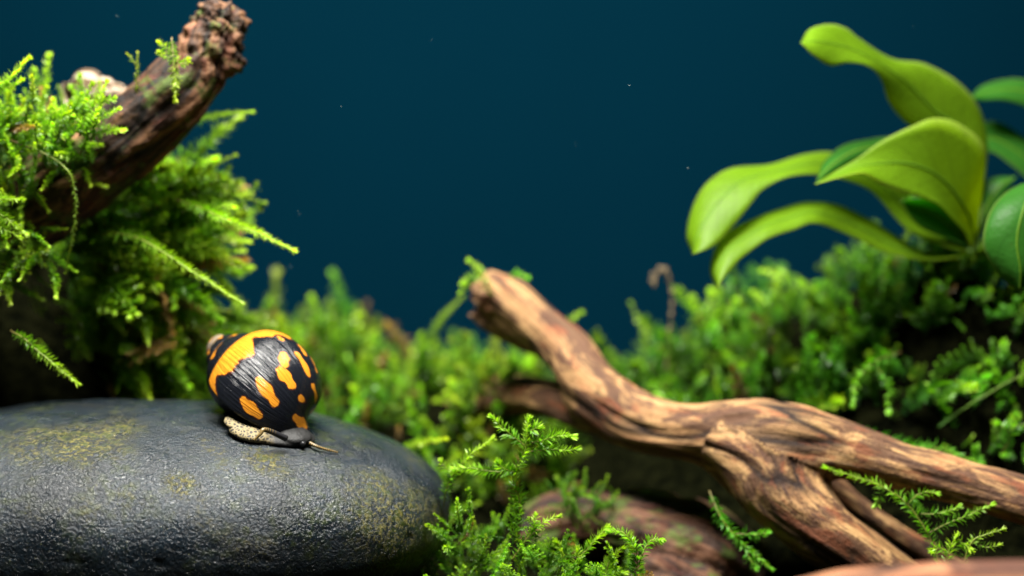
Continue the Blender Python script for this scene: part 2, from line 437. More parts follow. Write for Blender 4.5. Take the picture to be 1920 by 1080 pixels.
wx, wz, wq = grid(-60, 60, -12, 40, 40, 20)
tag(mesh_obj('background_wall', np.stack([wx, 32 + wx * 0, wz], 1), wq, M_WALL, base=(0, 32, -12)), kind='structure')

# ------------------------------------------------------------------ river stone
SC = P(250, 962, 2.0); SA = np.array([7.3, 4.7, 2.52])
nu, nv = 420, 210
th = np.linspace(0, 2 * math.pi, nu, endpoint=False); ph = np.linspace(0.01, math.pi - 0.01, nv)
sv = np.stack([np.outer(np.sin(ph), np.cos(th)), np.outer(np.sin(ph), np.sin(th)), np.outer(np.cos(ph), np.ones(nu))], -1).reshape(-1, 3)
_, st = ellipsoid((0, 0, 0), (1, 1, 1), None, nu, nv)
def superr(d, e=2.25): return 1.0 / (np.abs(d) ** e).sum(-1) ** (1 / e)
def stone_pt(d):
    d = unit(d); r = superr(d)
    v = d * r[..., None] * SA
    return SC + v
sp3 = stone_pt(sv)
sn = unit((sp3 - SC) / SA ** 2)
sp3 = sp3 + sn * (0.10 * fbm(sp3 * 0.35, 21, 3) + 0.028 * fbm(sp3 * 1.6, 22, 4))[:, None]
alg = np.zeros(len(sp3))
for (px_, py_, r_) in [(150, 800, 1.1), (60, 810, .9), (215, 785, .8), (760, 985, .9), (730, 930, .7), (800, 1030, 1.0), (500, 845, .5), (330, 880, .4)]:
    q_ = pix(sp3); d_ = np.hypot(q_[:, 0] - px_, q_[:, 1] - py_); c_ = np.where(d_ < 25)[0]; c_ = sp3[c_[np.argmin(sp3[c_, 1])]]
    alg = np.maximum(alg, np.clip(1.25 - np.linalg.norm(sp3 - c_, axis=1) / r_ + .9 * fbm(sp3 * 1.5, 61, 4), 0, 1))
dent = np.clip(fbm(sp3 * 2.2, 71, 3) - .42, 0, 1) * .10
sp3 = sp3 - sn * dent[:, None]
stone = mesh_obj('river_stone', sp3, st, M_STONE, attrs={'algae': ('FLOAT', alg)})
tag(stone, 'large smooth dark grey river stone with patchy algae, under the black and orange snail', 'stone')
def stone_hit(px, py):
    """front-most stone vertex near a pixel"""
    q = pix(sp3); d = np.hypot(q[:, 0] - px, q[:, 1] - py)
    idx = np.where(d < 14)[0]
    return sp3[idx[np.argmin(sp3[idx, 1])]]

# ------------------------------------------------------------------ snails
def coil(W=1.62, turns=3.7, rc=0.56, a=0.60, b=0.84, b2=1.12, zc=2.00, nt_=800, nphi=160, flat=-0.12):
    th = np.linspace(-turns * 2 * math.pi, 0, nt_); s = W ** (th / (2 * math.pi))
    phi = np.linspace(-math.pi, math.pi, nphi)
    TH, PH = np.meshgrid(th, phi, indexing='ij'); S = s[:, None]
    c, sn_ = np.cos(PH), np.sin(PH)
    e = 2.25
    rr = 1.0 / (np.abs(c) ** e + np.abs(sn_) ** e) ** (1 / e)
    # shoulder half: superellipse; base half: a dome that closes on the axis; then the inner wall
    base = PH > 0
    dome_r = np.where(PH <= math.pi / 2, 0.06 + (rc + a - 0.06) * np.abs(c) ** 0.72, 0.06 + (rc - a - 0.06) * np.abs(c))
    rad = S * np.where(base, dome_r, rc + a * rr * c)
    ax = S * np.where(base, zc + ((zc + b2) * S ** -0.25 - zc) * np.abs(sn_), zc + b * rr * sn_) * S ** flat
    k0 = np.sqrt(np.clip(np.arange(nt_) / 40.0, 0.0004, 1))[:, None]            # blunt, closed tip
    rad = S * rc + (rad - S * rc) * k0; am = ax.mean(1, keepdims=True); ax = am + (ax - am) * k0
    i = np.arange(nt_ - 1)[:, None] * nphi; j = np.arange(nphi - 1)[None]
    q = np.stack([i + j, i + j + 1, i + nphi + j + 1, i + nphi + j], -1).reshape(-1, 4)
    return TH, PH, rad, ax, q
AX = unit(np.array([0.74, -0.56, -0.52]))        # apex -> base
lft = np.array([-0.66, 0.0, -0.75]); lft = unit(lft - AX * (lft @ AX))
frt = np.cross(lft, AX); frt = frt if frt[1] < 0 else -frt
TH, PH, RAD, AXL, SQ = coil()
LIP = math.radians(24)
ang = TH + LIP
# growth runs front -> left (clockwise seen from the apex)
loc = RAD[..., None] * (np.cos(ang)[..., None] * frt + np.sin(ang)[..., None] * lft) + AXL[..., None] * AX
loc = loc.reshape(-1, 3)
con = stone_hit(505, 828)
yc = con[1] + 0.6
for _ in range(4):       # fit to its outline in the photograph
    ctr = P(495, 717, yc)
    q = pix(loc + ctr)
    w = q[:, 0].max() - q[:, 0].min()
    loc = loc * (213.0 / w)
    q = pix(loc + ctr); off = np.array([(q[:, 0].max() + q[:, 0].min()) / 2 - 495, (q[:, 1].max() + q[:, 1].min()) / 2 - 717])
    loc = loc - RIGHT * off[0] * pxcm(yc) + UP * off[1] * pxcm(yc)
def stone_top(x, y):
    e = 2.25; r = 1 - np.abs((x - SC[0]) / SA[0]) ** e - np.abs((y - SC[1]) / SA[1]) ** e
    return SC[2] + SA[2] * np.maximum(r, 0) ** (1 / e)
for _ in range(30):      # slide it back along the line of sight until it just beds on the stone
    v_ = loc * (pxcm(yc) / pxcm(con[1] + 0.6)) + P(495, 717, yc)
    gap = (v_[:, 2] - stone_top(v_[:, 0], v_[:, 1])).min()
    if gap < -0.30: break
    yc += 0.08
shv = v_
# orange marks: strokes on the surface, (x, y)-(x, y) and half width, all in fifths of a photo pixel from (308, 617)
MARKS = [(1120, 225, 1130, 320, 50), (1085, 370, 1205, 515, 52), (900, 460, 1045, 680, 50), (745, 650, 875, 815, 46), (1245, 835, 1335, 900, 42), (1295, 645, 1375, 800, 34),
         (1255, 225, 1360, 415, 34), (1285, 155, 1330, 225, 26), (1405, 540, 1430, 690, 26), (1395, 260, 1440, 400, 12), (1085, 65, 1105, 85, 26)]
def on_shell(u, v):
    q = pix(shv); d = np.hypot(q[:, 0] - 308 - u / 5, q[:, 1] - 617 - v / 5)
    k = np.where(d < max(5.0, d.min() + 1))[0]
    return shv[k[np.argmin(shv[k, 1])]]
def pattern(TH, PH):
    thd = np.degrees(TH).ravel(); phd = np.degrees(PH).ravel()       # -90 = at the suture, 0 = periphery, +90 base
    edge = -17 + 9 * np.sin(thd / 9.0) + 6 * np.sin(thd / 4.3 + 1) - np.clip((-thd - 300) / 40, 0, 1) * 36
    f = np.where(phd < -150, -1, np.clip((edge - phd) / 18.0, -1, 1))
    segs = [(on_shell(a, b), on_shell(c, d), w / 5 * pxcm(yc)) for (a, b, c, d, w) in MARKS]
    r = np.random.default_rng(12)
    for k in range(9):                                                # the far side carries the same kind of marks
        i = np.argmin(np.abs(thd - r.uniform(-300, -150)) + np.abs(phd - r.uniform(-10, 75)))
        j = np.argmin(np.abs(thd - thd[i] - 9) + np.abs(phd - phd[i] - 20))
        segs.append((shv[i], shv[j], 0.1))
    for (a, b, w) in segs:
        ab = b - a; t = np.clip(((shv - a) @ ab) / max(ab @ ab, 1e-9), 0, 1)
        d = np.linalg.norm(shv - a - t[:, None] * ab, axis=1)
        ww = w * (0.92 + 0.25 * np.sin(t * 7 + w * 40))
        f = np.where((thd > -400) & (np.abs(phd) < 110), np.maximum(f, np.clip((ww - d) / 0.11, -1, 1)), f)
    return f
snail_base = con.copy()
snail = thing('snail', snail_base, 'snail with glossy black shell marked in orange blotches, crawling on the dark stone', 'snail')
pt = pattern(TH, PH)
apx = np.clip((-np.degrees(TH) - 1050) / 200, 0, 1).ravel()
shell = child('shell', shv, SQ, M_SHELL, snail, attrs={'pattern': ('FLOAT', pt), 'apex': ('FLOAT', apx),
      'coil': ('FLOAT_VECTOR', np.stack([TH.ravel(), PH.ravel(), 0 * TH.ravel()], 1))})
sol = shell.modifiers.new('thickness', 'SOLIDIFY'); sol.thickness = 0.0005; sol.offset = 0
# body: foot, mantle flap and head as one skin
def st_(px, py, lift=0.0):
    p = stone_hit(px, py); n = unit((p - SC) / SA ** 2); return p + n * lift, n
parts = []
f0, n0 = st_(505, 822, 0.06)
ex = unit(np.cross([0, 1, 0], n0)); ey = np.cross(n0, ex); Rf = np.stack([ex, ey, n0], 1)
parts.append(ellipsoid(f0 + ey * 0.50, (0.95, 0.55, 0.15), Rf))
m0, n1 = st_(474, 815, 0.10)
parts.append(ellipsoid(m0 + ey * 0.30, (0.55, 0.45, 0.14), Rf))
parts.append(ellipsoid(m0 + ey * 0.40 - ex * 0.40 + n0 * 0.08, (0.28, 0.30, 0.06), Rf))
parts.append(ellipsoid(m0 + n0 * 0.15 + ey * 1.0 + ex * 0.1, (0.45, 0.5, 0.25), Rf))
hd, n2 = st_(545, 826, 0.14)
parts.append(ellipsoid(hd + ey * 0.35, (0.40, 0.36, 0.13), Rf))
parts.append(ellipsoid(hd + n0 * 0.10 + ey * 0.8 - ex * 0.6, (0.45, 0.5, 0.22), Rf))
bv, bt = voxel(*joinm(parts), 0.03, 3)
bv = bv + vnormals(bv, bt) * (0.012 * fbm(bv * 9, 5, 2))[:, None]
hw = np.clip((pix(bv)[:, 0] - 492) / 25, 0, 1)
body = child('body', bv, bt, M_BODY, snail, attrs={'head': ('FLOAT', hw)})
def tentacle(pts, r0, r1):
    path = spline(pts, 40); v, t = tube(path, np.linspace(r0, r1, 40), 10)
    al = np.append(np.repeat(np.linspace(0, 1, 40), 10), [0, 1])
    child('tentacle', v, t, M_TENT, body, attrs={'along': ('FLOAT', al)})
a_, n_ = st_(572, 822, 0.10); b_, _ = st_(592, 830, 0.10); c_, _ = st_(615, 835, 0.07); d_, _ = st_(640, 841, 0.05)
tentacle([hd + ex * 0.25, a_, b_, c_, d_], 0.055, 0.018)
tentacle([hd + n0 * 0.15 - ex * 0.1 - ey * 0.15, P(498, 806, hd[1] - 0.45), P(488, 814, hd[1] - 0.55), P(476, 826, hd[1] - 0.6)], 0.07, 0.022)

# ------------------------------------------------------------------ driftwood
def wood(name, paths, material, label, cat='driftwood', vox=0.05, sm=6, lump=0.10, fine=0.035, iso=0.0, rough_end=None, seed=1, group=None, ground_base=True):
    """paths: lists of (px, py, depth, radius px, flatten)"""
    parts = []; cl = []
    for pth in paths:
        rows = np.array([[*P(a, b, d), r * pxcm(d)] for (a, b, d, r) in pth])
        n = max(24, 10 * len(rows)); s = spline(rows, n); s[:, 3] = np.maximum(s[:, 3], 0.05)
        parts.append(tube(s[:, :3], s[:, 3], 20)); cl.append(s)
    v, t = voxel(*joinm(parts), vox, sm)
    # grain coordinates: along and across the nearest limb
    best = np.full(len(v), 1e9); G = np.zeros((len(v), 3)); off = 0
    for s in cl:
        p = s[:, :3]; T = unit(np.gradient(p, axis=0)); L = np.concatenate([[0], np.cumsum(np.linalg.norm(np.diff(p, axis=0), axis=1))])
        u = unit(np.cross(T, [0.2, 0.3, 0.93])); w = np.cross(T, u)
        for c0 in range(0, len(v), 20000):
            vv = v[c0:c0 + 20000]
            d = np.linalg.norm(vv[:, None] - p[None], axis=2); k = d.argmin(1); dd = d[np.arange(len(vv)), k] - s[k, 3]
            rel = vv - p[k]
            g = np.stack([L[k] + (rel * T[k]).sum(1) + off, (rel * u[k]).sum(1), (rel * w[k]).sum(1)], 1)
            m = dd < best[c0:c0 + 20000]
            G[c0:c0 + 20000][m] = g[m]; best[c0:c0 + 20000][m] = dd[m]
        off += 37.3
    nrm = vnormals(v, t)
    gr = fbm(G * np.array([0.22, 1.5, 1.5]), seed, 3)
    groove = -np.clip(0.16 - np.abs(fbm(G * np.array([0.16, 0.9, 0.9]), seed + 7, 3)), 0, 1) * 0.9
    dsp = lump * fbm(v * 0.5, seed + 3, 3) + fine * 1.6 * gr + fine * 0.7 * fbm(G * np.array([0.9, 6, 6]), seed + 5, 3) + groove * fine * 10
    crk = np.clip(-groove / 0.144 * 1.8 - 0.7, 0, 1)
    dsp = dsp + iso * fbm(v * 3.0, seed + 15, 4)
    if rough_end is not None:
        c = P(*rough_end[:3]); wgt = np.clip(1 - np.linalg.norm(v - c, axis=1) / rough_end[3], 0, 1)
        dsp = dsp + wgt * (0.42 * fbm(v * 5.0, seed + 9, 4) - 0.03)
    v = v + nrm * dsp[:, None]
    o = mesh_obj(name, v, t, material, attrs={'grain': ('FLOAT_VECTOR', G), 'crack': ('FLOAT', crk)})
    tag(o, label, cat, group)
    return o, v, nrm
main_wood, mwv, mwn = wood('driftwood_branch', [
    [(905, 545, 7.5, 40), (935, 552, 7.2, 44), (1000, 600, 6.6, 46), (1065, 660, 5.8, 48), (1110, 728, 5.0, 54), (1180, 785, 4.4, 60), (1290, 812, 3.6, 56), (1400, 812, 3.0, 66), (1480, 820, 2.6, 70), (1600, 850, 2.4, 60), (1720, 885, 2.0, 52), (1850, 920, 1.6, 46), (2000, 965, 1.0, 48), (2120, 1010, 0.4, 46)],
    [(1290, 812, 3.7, 40), (1385, 835, 2.9, 66), (1455, 905, 2.5, 84), (1540, 995, 1.8, 66), (1640, 1070, 1.6, 62), (1760, 1160, 1.4, 60), (1850, 1260, 1.2, 56)],
    [(1180, 790, 4.4, 50), (1100, 770, 5.6, 50), (1020, 748, 7.2, 42), (940, 748, 9.0, 40), (860, 775, 10.6, 40), (780, 815, 12, 38)],
    [(885, 590, 7.4, 16), (930, 606, 7.3, 26), (990, 636, 6.9, 26), (1045, 668, 6.4, 16)],
    [(1320, 855, 3.6, 20), (1390, 905, 2.9, 30), (1480, 985, 2.4, 34), (1560, 1050, 2.2, 34)],
    [(1430, 825, 3.0, 62), (1490, 858, 2.9, 58), (1520, 890, 2.9, 44)],
    [(1490, 860, 3.8, 40), (1580, 930, 3.8, 30), (1660, 985, 3.6, 26), (1770, 1060, 3.2, 32), (1900, 1180, 2.8, 34)],
], M_WOOD, 'forked pale brown driftwood branch rising from the moss, bare of leaves', lump=0.12, fine=0.045, rough_end=(895, 560, 7.4, 0.9), seed=4, sm=180)
wood('driftwood_stump', [
    [(412, 14, 3.6, 44), (402, 58, 3.5, 58), (368, 122, 3.4, 62), (312, 188, 3.2, 66), (250, 246, 3.2, 74), (170, 305, 3.4, 80), (70, 375, 4.0, 92), (-40, 440, 4.4, 110), (-120, 520, 4.6, 130), (-170, 700, 4.8, 150), (-180, 1000, 5.0, 180)],
    [(445, 112, 3.2, 16), (425, 112, 3.4, 30), (385, 125, 3.5, 40)],
], M_WOODD, 'dark brown driftwood limb with a rough broken end jutting out of the feathery moss', lump=0.2, fine=0.06, iso=0.07, sm=20, rough_end=(425, 40, 3.5, 1.9), seed=11)
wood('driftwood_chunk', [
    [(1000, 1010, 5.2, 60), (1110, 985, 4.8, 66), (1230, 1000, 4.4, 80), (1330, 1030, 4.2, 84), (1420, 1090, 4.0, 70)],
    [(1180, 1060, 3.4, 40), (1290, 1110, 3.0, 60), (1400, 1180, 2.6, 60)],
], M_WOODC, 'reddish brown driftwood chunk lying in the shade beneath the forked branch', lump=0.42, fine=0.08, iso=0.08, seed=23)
wood('driftwood_root', [
    [(1480, 1150, -8, 60), (1600, 1128, -8, 66), (1760, 1122, -8, 70), (1950, 1130, -8, 78), (2150, 1160, -8, 80), (2300, 1260, -8, 90), (2400, 1480, -8, 90)],
    [(1540, 1180, -8, 60), (1560, 1300, -7.6, 90), (1570, 1480, -7.2, 110)],
], M_WOODR, 'smooth reddish driftwood root lying low in front of the forked branch', lump=0.08, fine=0.02, seed=31)
wood('driftwood_twig', [[(270, 690, 8.6, 26), (330, 692, 8.4, 30), (390, 715, 8.2, 28), (450, 760, 8.0, 30)]], M_WOODR,
     'short brown driftwood piece half buried in dark moss behind the stone', lump=0.08, fine=0.03, seed=37)
for k, (a, b, c, d) in enumerate([((680, 742, 12.6), (730, 735, 12.4), (560, 735, 12.6), 26)]):
    wood('driftwood_twig', [[(*c, 14), (620, 728, 12.5, 20), (*a, 22), (*b, 18), (800, 760, 12.0, 22), (840, 800, 11, 20)]], M_WOOD,
         'pale driftwood piece showing through the bright moss between stone and forked branch', lump=0.06, fine=0.03, seed=41)

# ------------------------------------------------------------------ small pale snails on the dark limb
def small_shell(name, px, py, d, size_px, ax, label, lip=40, W=1.5, zc=2.6):
    T_, P_, r_, a_, q_ = coil(W=W, turns=6, rc=0.5, a=0.5, b=0.6, b2=0.7, zc=zc, flat=0.0, nt_=260, nphi=40)
    ax = unit(np.array(ax)); e1 = unit(np.cross(ax, [0.1, 0.9, 0.4])); e2 = np.cross(ax, e1)
    an = T_ + math.radians(lip)
    v = (r_[..., None] * (np.cos(an)[..., None] * e1 + np.sin(an)[..., None] * e2) + a_[..., None] * ax).reshape(-1, 3)
    v = v - (v.max(0) + v.min(0)) / 2; v = v * (size_px * pxcm(d) / (v[:, 0].max() - v[:, 0].min())) + P(px, py, d)
    pat_ = np.sin(np.degrees(T_).ravel() / 9) * 0.8
    t = thing(name, v.mean(0) - np.array([0, 0, (v[:, 2].max() - v[:, 2].min()) / 2]), label, 'snail')
    child('shell', v, q_, M_PALE, t, attrs={'pattern': ('FLOAT', pat_), 'apex': ('FLOAT', np.zeros(len(v))), 'coil': ('FLOAT_VECTOR', np.stack([T_.ravel(), P_.ravel(), 0 * T_.ravel()], 1))}).modifiers.new('thickness', 'SOLIDIFY').thickness = 0.0004
    f = ellipsoid((v.max(0) + v.min(0)) / 2 + np.array([0.05, 0.1, -0.5 * (v[:, 2].max() - v[:, 2].min()) + 0.02]), (0.38 * size_px * pxcm(d), 0.3 * size_px * pxcm(d), 0.09))
    child('body', f[0], f[1], M_BODY, t, attrs={'head': ('FLOAT', np.zeros(len(f[0])))})
small_shell('snail', 190, 166, 5.6, 150, (-0.93, 0.1, 0.2), 'pale cream striped snail behind the mossy base of the dark limb', W=1.32, zc=4.0)
small_shell('snail', 441, 44, 3.9, 34, (0.2, 0.3, -0.9), 'tiny cream snail clinging to the broken end of the dark limb')

# ------------------------------------------------------------------ moss
rng = np.random.default_rng(7)
def leaf_batch(base, d, nrm, L, W, curl):
    d = unit(d); side = unit(np.cross(d, nrm)); nrm = np.cross(side, d)
    L = L[:, None]; W = W[:, None]; curl = np.asarray(curl)[:, None]
    v = np.stack([base, base + d * .48 * L + side * W * .5 + nrm * .10 * W, base + d * .5 * L - nrm * .08 * W,
                  base + d * .48 * L - side * W * .5 + nrm * .10 * W, base + d * L * .97 - nrm * curl * L], 1)
    n = len(base); o = np.arange(n)[:, None, None] * 5
    t = o + np.array([[0, 1, 2], [0, 2, 3], [1, 4, 2], [2, 4, 3]])[None]
    return v.reshape(-1, 3), t.reshape(-1, 3)
def feather(path, leafL, leafW, gap, flat=0.6, open_=52, up=None, seed=0, taper=0.45, start=0.04, bud=True):
    """leaflets along a stem; returns verts, tris, t-along"""
    r = np.random.default_rng(seed)
    path = np.asarray(path, float); seg = np.linalg.norm(np.diff(path, axis=0), axis=1); Ltot = seg.sum()
    n = max(6, int(Ltot / gap)); tt = np.linspace(start, 1.0, n)
    cum = np.concatenate([[0], np.cumsum(seg)]) / Ltot
    pos = np.stack([np.interp(tt, cum, path[:, k]) for k in range(3)], 1)
    T = unit(np.gradient(pos, axis=0))
    upv = np.array([0, 0, 1.0]) if up is None else np.asarray(up, float)
    S = np.cross(T, upv); S = np.where(np.linalg.norm(S, axis=1, keepdims=True) < 0.2, np.cross(T, [0, -1, 0]), S); S = unit(S); Nn = np.cross(S, T)
    V, F, A, o = [], [], [], 0
    for row in range(3):
        az = np.arange(n) * 2.4 + row * 2.1 + r.uniform(-.3, .3, n)
        azf = np.where((np.arange(n) + row) % 2 == 0, 0.0, math.pi) + r.normal(0, .35, n) + (0.9 if row == 2 else 0)
        az = np.where(r.random(n) < flat, azf, az)
        rad = np.cos(az)[:, None] * S + np.sin(az)[:, None] * Nn
        op = np.radians(open_ + r.normal(0, 9, n)) * (1 - 0.55 * tt ** 4)
        d = np.cos(op)[:, None] * T + np.sin(op)[:, None] * rad
        pr = (0.55 + 0.45 * np.minimum(1, tt / 0.25)) * (1 - (1 - taper) * np.clip((tt - 0.45) / 0.55, 0, 1) ** 1.5)
        L = leafL * pr * r.uniform(.75, 1.2, n); W = leafW * pr * r.uniform(.75, 1.2, n)
        v, f = leaf_batch(pos, d, unit(np.cross(d, np.cross(T, d)) + r.normal(0, .3, (n, 3))), L, W, r.uniform(-.05, .3, n))
        V.append(v); F.append(f + o); o += len(v); A.append(np.repeat(tt, 5))
    if bud:
        nb = 7; b = np.repeat(pos[-1:], nb, 0); d = T[-1] + r.normal(0, .28, (nb, 3))
        v, f = leaf_batch(b - T[-1] * leafL * .4, d, r.normal(0, 1, (nb, 3)), np.full(nb, leafL * .8), np.full(nb, leafW * .9), np.zeros(nb))
        V.append(v); F.append(f + o); A.append(np.ones(len(v)))
    return np.vstack(V), np.vstack(F), np.concatenate(A)

G_OLD = np.array([0.028, 0.095, 0.010]); G_MID = np.array([0.13, 0.32, 0.018]); G_TIP = np.array([0.40, 0.62, 0.050])
def green(t, k=1.0, yel=0.0, r=None):
    t = np.clip(t, 0, 1)[:, None]
    c = np.where(t < 0.5, G_OLD + (G_MID - G_OLD) * t * 2, G_MID + (G_TIP - G_MID) * (t - .5) * 2)
    c = c * k; c = c * np.array([1 + yel, 1, 1 - .3 * yel])
    return c
def rgba(c): return np.concatenate([c, np.ones((len(c), 1))], 1)

def proto(kind, seed):
    """a frond growing along +Z, unit = cm, bending towards +X; returns v, t, along"""
    r = np.random.default_rng(seed)
    L = 1.0
    z = np.linspace(0, L, 14); bend = r.uniform(.05, .35)
    main = np.stack([bend * (z / L) ** 2, r.uniform(-.1, .1) * np.sin(z * 3), z], 1)
    P_ = []
    def add(v, f, a): P_.append((v, f, a))
    if kind == 'feather':
        sv_, sf_ = tube(main, np.linspace(.018, .008, 14), 4); add(sv_, sf_, np.append(np.repeat(z / L, 4), [0, 1]) * .6)
        add(*feather(main, .17, .055, .035, .75, 50, up=(0, 1, 0), seed=seed))
    elif kind == 'pinnate':
        sv_, sf_ = tube(main, np.linspace(.020, .008, 14), 4); add(sv_, sf_, np.append(np.repeat(z / L, 4), [0, 1]) * .5)
        add(*feather(main, .10, .035, .045, .6, 50, up=(0, 1, 0), seed=seed))
        for k, t0 in enumerate(np.arange(.14, .95, .085)):
            p0 = np.array([np.interp(t0, z / L, main[:, m]) for m in range(3)])
            sgn = 1 if k % 2 else -1
            ln = (.42 * (1 - t0) + .10) * r.uniform(.8, 1.15)
            d = unit(np.array([sgn * .85, r.uniform(-.35, .35), .75])); s = np.linspace(0, 1, 8)[:, None]
            br = p0 + d * ln * s + np.array([0, 0, -.12 * ln]) * s ** 2
            bv_, bf_ = tube(br, np.linspace(.011, .005, 8), 3); add(bv_, bf_, np.append(np.repeat(np.linspace(.3, .7, 8), 3), [.3, .7]))
            v, f, a = feather(br, .095, .036, .034, .75, 52, up=(0, 1, 0), seed=seed * 31 + k); add(v, f, .35 + .65 * a * (0.5 + .5 * t0))
    elif kind == 'leafy':
        sv_, sf_ = tube(main, np.linspace(.022, .012, 14), 4); add(sv_, sf_, np.append(np.repeat(z / L, 4), [0, 1]) * .6)
        add(*feather(main, .20, .125, .075, .25, 62, up=(0, 1, 0), seed=seed, taper=.75))
    V, F, A, o = [], [], [], 0
    for v, f, a in P_:
        V.append(v); F.append(np.asarray(f) + o); A.append(a); o += len(v)
    return np.vstack(V), np.vstack(F), np.concatenate(A)
PROTO = {k: [proto(k, 100 + 17 * i) for i in range(6)] for k in ('feather', 'pinnate', 'leafy')}

def scatter(name, roots, dirs, lens, kind, label, cat, tint_k, yel, mats=None, widen=1.0):
    V, F, C, o = [], [], [], 0
    for p, d, L, k, y in zip(roots, dirs, lens, tint_k, yel):
        kd = kind if isinstance(kind, str) else kind[rng.integers(len(kind))]
        v, f, a = PROTO[kd][rng.integers(6)]
        d = unit(d); e = rng.normal(0, 1, 3)
        if d[2] < .6 and kd != 'leafy': e = np.array([0, 0, -1.0]) + rng.normal(0, .5, 3)      # droop, blades roughly face up
        x = unit(e - d * (e @ d)); y_ = np.cross(d, x)
        R = np.stack([x, y_, d], 1)
        V.append((v * np.array([widen, widen, 1.0]) * L) @ R.T + p); F.append(f + o); o += len(v)
        gc = green(a * rng.uniform(.75, 1.1), k, y)
        if rng.random() < .07: gc = gc.mean(1, keepdims=True) * np.array([1.5, .95, .35])
        C.append(gc)
    V = np.vstack(V); F = np.vstack(F)
    ob = mesh_obj(name, V, F, M_MOSS, smooth=False, attrs={'tint': ('FLOAT_COLOR', rgba(np.vstack(C)))})
    tag(ob, label, cat, kind='stuff'); return ob

def on_ground(n, x0, x1, y0, y1, minh=0.6):
    out = []
    while len(out) < n:
        x = rng.uniform(x0, x1, n * 2); y = rng.uniform(y0, y1, n * 2); z = H(x, y)
        ok = (z > GZ + minh) & (fbm(np.stack([x, y, x * 0], -1) * .8, 77, 3) > -.18)
        q = pix(np.stack([x, y, z], 1)); ok &= ~((q[:, 0] > 1060) & (q[:, 0] < 1720) & (q[:, 1] > 800)) & ~((q[:, 0] < 210) & (q[:, 1] > 520) & (rng.random(len(x)) < .85)) & ~((q[:, 0] > 1640) & (q[:, 1] > 640) & (rng.random(len(x)) < .45))  # moss thinned in shaded areas so bare black soil imitates the shade
        out += list(np.stack([x, y, z], 1)[ok])
    p = np.array(out[:n]); e = .15
    nx = -(H(p[:, 0] + e, p[:, 1]) - H(p[:, 0] - e, p[:, 1])) / (2 * e); ny = -(H(p[:, 0], p[:, 1] + e) - H(p[:, 0], p[:, 1] - e)) / (2 * e)
    return p, unit(np.stack([nx, ny, nx * 0 + 1], 1))
def clear_of_wood(p, rad=0.35):
    keep = np.ones(len(p), bool)
    for c0 in range(0, len(mwv), 4000):
        pass
    s = mwv[::25]
    for k in range(len(p)):
        keep[k] = np.min(((s - p[k]) ** 2).sum(1)) > rad * rad
    return keep
# mounds behind the stone
p, n = on_ground(760, -13.0, 1.6, 6.0, 17.0)
d = n * .6 + np.array([0, -.25, .7]) + rng.normal(0, .48, p.shape)
L = rng.uniform(.5, 1.5, len(p)) * np.where(rng.random(len(p)) < .16, 1.8, 1)
scatter('moss', p, d, L, ['leafy', 'pinnate', 'feather'], 'bright green moss cushion behind the dark stone', 'moss', rng.uniform(.4, 1.2, len(p)), rng.uniform(-.2, .3, len(p)))
p, n = on_ground(950, 2.2, 17, 4.2, 15)
k = clear_of_wood(p); p, n = p[k], n[k]
d = n * .6 + np.array([0, -.25, .7]) + rng.normal(0, .48, p.shape)
L = rng.uniform(.4, 1.4, len(p)) * np.where(rng.random(len(p)) < .14, 1.7, 1)
scatter('moss', p, d, L, ['leafy', 'feather', 'pinnate'], 'green moss mound under the broad-leaved plant', 'moss', rng.uniform(.35, 1.1, len(p)), rng.uniform(-.4, .1, len(p)))
# feathery moss on the dark limb
def region(n, poly, d0, d1):
    poly = np.array(poly, float); out = []
    lo, hi = poly.min(0), poly.max(0)
    while len(out) < n:
        q = rng.uniform(lo, hi); ins = False; j = len(poly) - 1
        for i in range(len(poly)):
            if (poly[i, 1] > q[1]) != (poly[j, 1] > q[1]) and q[0] < (poly[j, 0] - poly[i, 0]) * (q[1] - poly[i, 1]) / (poly[j, 1] - poly[i, 1]) + poly[i, 0]: ins = not ins
            j = i
        if ins: out.append(P(q[0], q[1], rng.uniform(d0, d1)))
    return np.array(out)
R1 = region(190, [(-60, 230), (60, 215), (170, 225), (225, 245), (165, 320), (70, 390), (-60, 440)], 1.9, 4.4)
d1 = np.array([.25, -.25, .8]) + rng.normal(0, .45, R1.shape)
R2 = region(190, [(110, 360), (230, 310), (330, 330), (330, 430), (280, 520), (160, 540), (90, 470)], 4.6, 8.0)
d2 = np.array([.95, -.15, .12]) + rng.normal(0, .33, R2.shape)
R3 = region(220, [(120, 500), (300, 490), (390, 560), (420, 660), (330, 720), (200, 720), (140, 640)], 4.6, 8.5)
d3 = np.array([.75, -.3, -.25]) + rng.normal(0, .4, R3.shape)
R4 = region(60, [(-60, 380), (60, 400), (110, 470), (60, 540), (-60, 540)], 1.6, 4.2)
d4 = np.array([.2, -.5, -.2]) + rng.normal(0, .5, R4.shape)
R5 = region(100, [(210, 700), (330, 690), (420, 720), (420, 745), (220, 745)], 6.4, 8.6)
d5 = np.array([.4, -.4, .35]) + rng.normal(0, .4, R5.shape)
rr = np.vstack([R1, R2, R3, R4, R5]); dd = np.vstack([d1, d2, d3, d4, d5])
LL = np.concatenate([rng.uniform(.7, 1.4, len(R1)), rng.uniform(1.4, 2.6, len(R2)), rng.uniform(.8, 1.7, len(R3)), rng.uniform(.6, 1.1, len(R4)), rng.uniform(.7, 1.2, len(R5))])
scatter('moss', rr, dd, LL, ['feather', 'feather', 'pinnate'], 'feathery yellow-green moss growing over and under the dark limb', 'moss', rng.uniform(.65, 1.25, len(rr)), rng.uniform(-.05, .35, len(rr)))
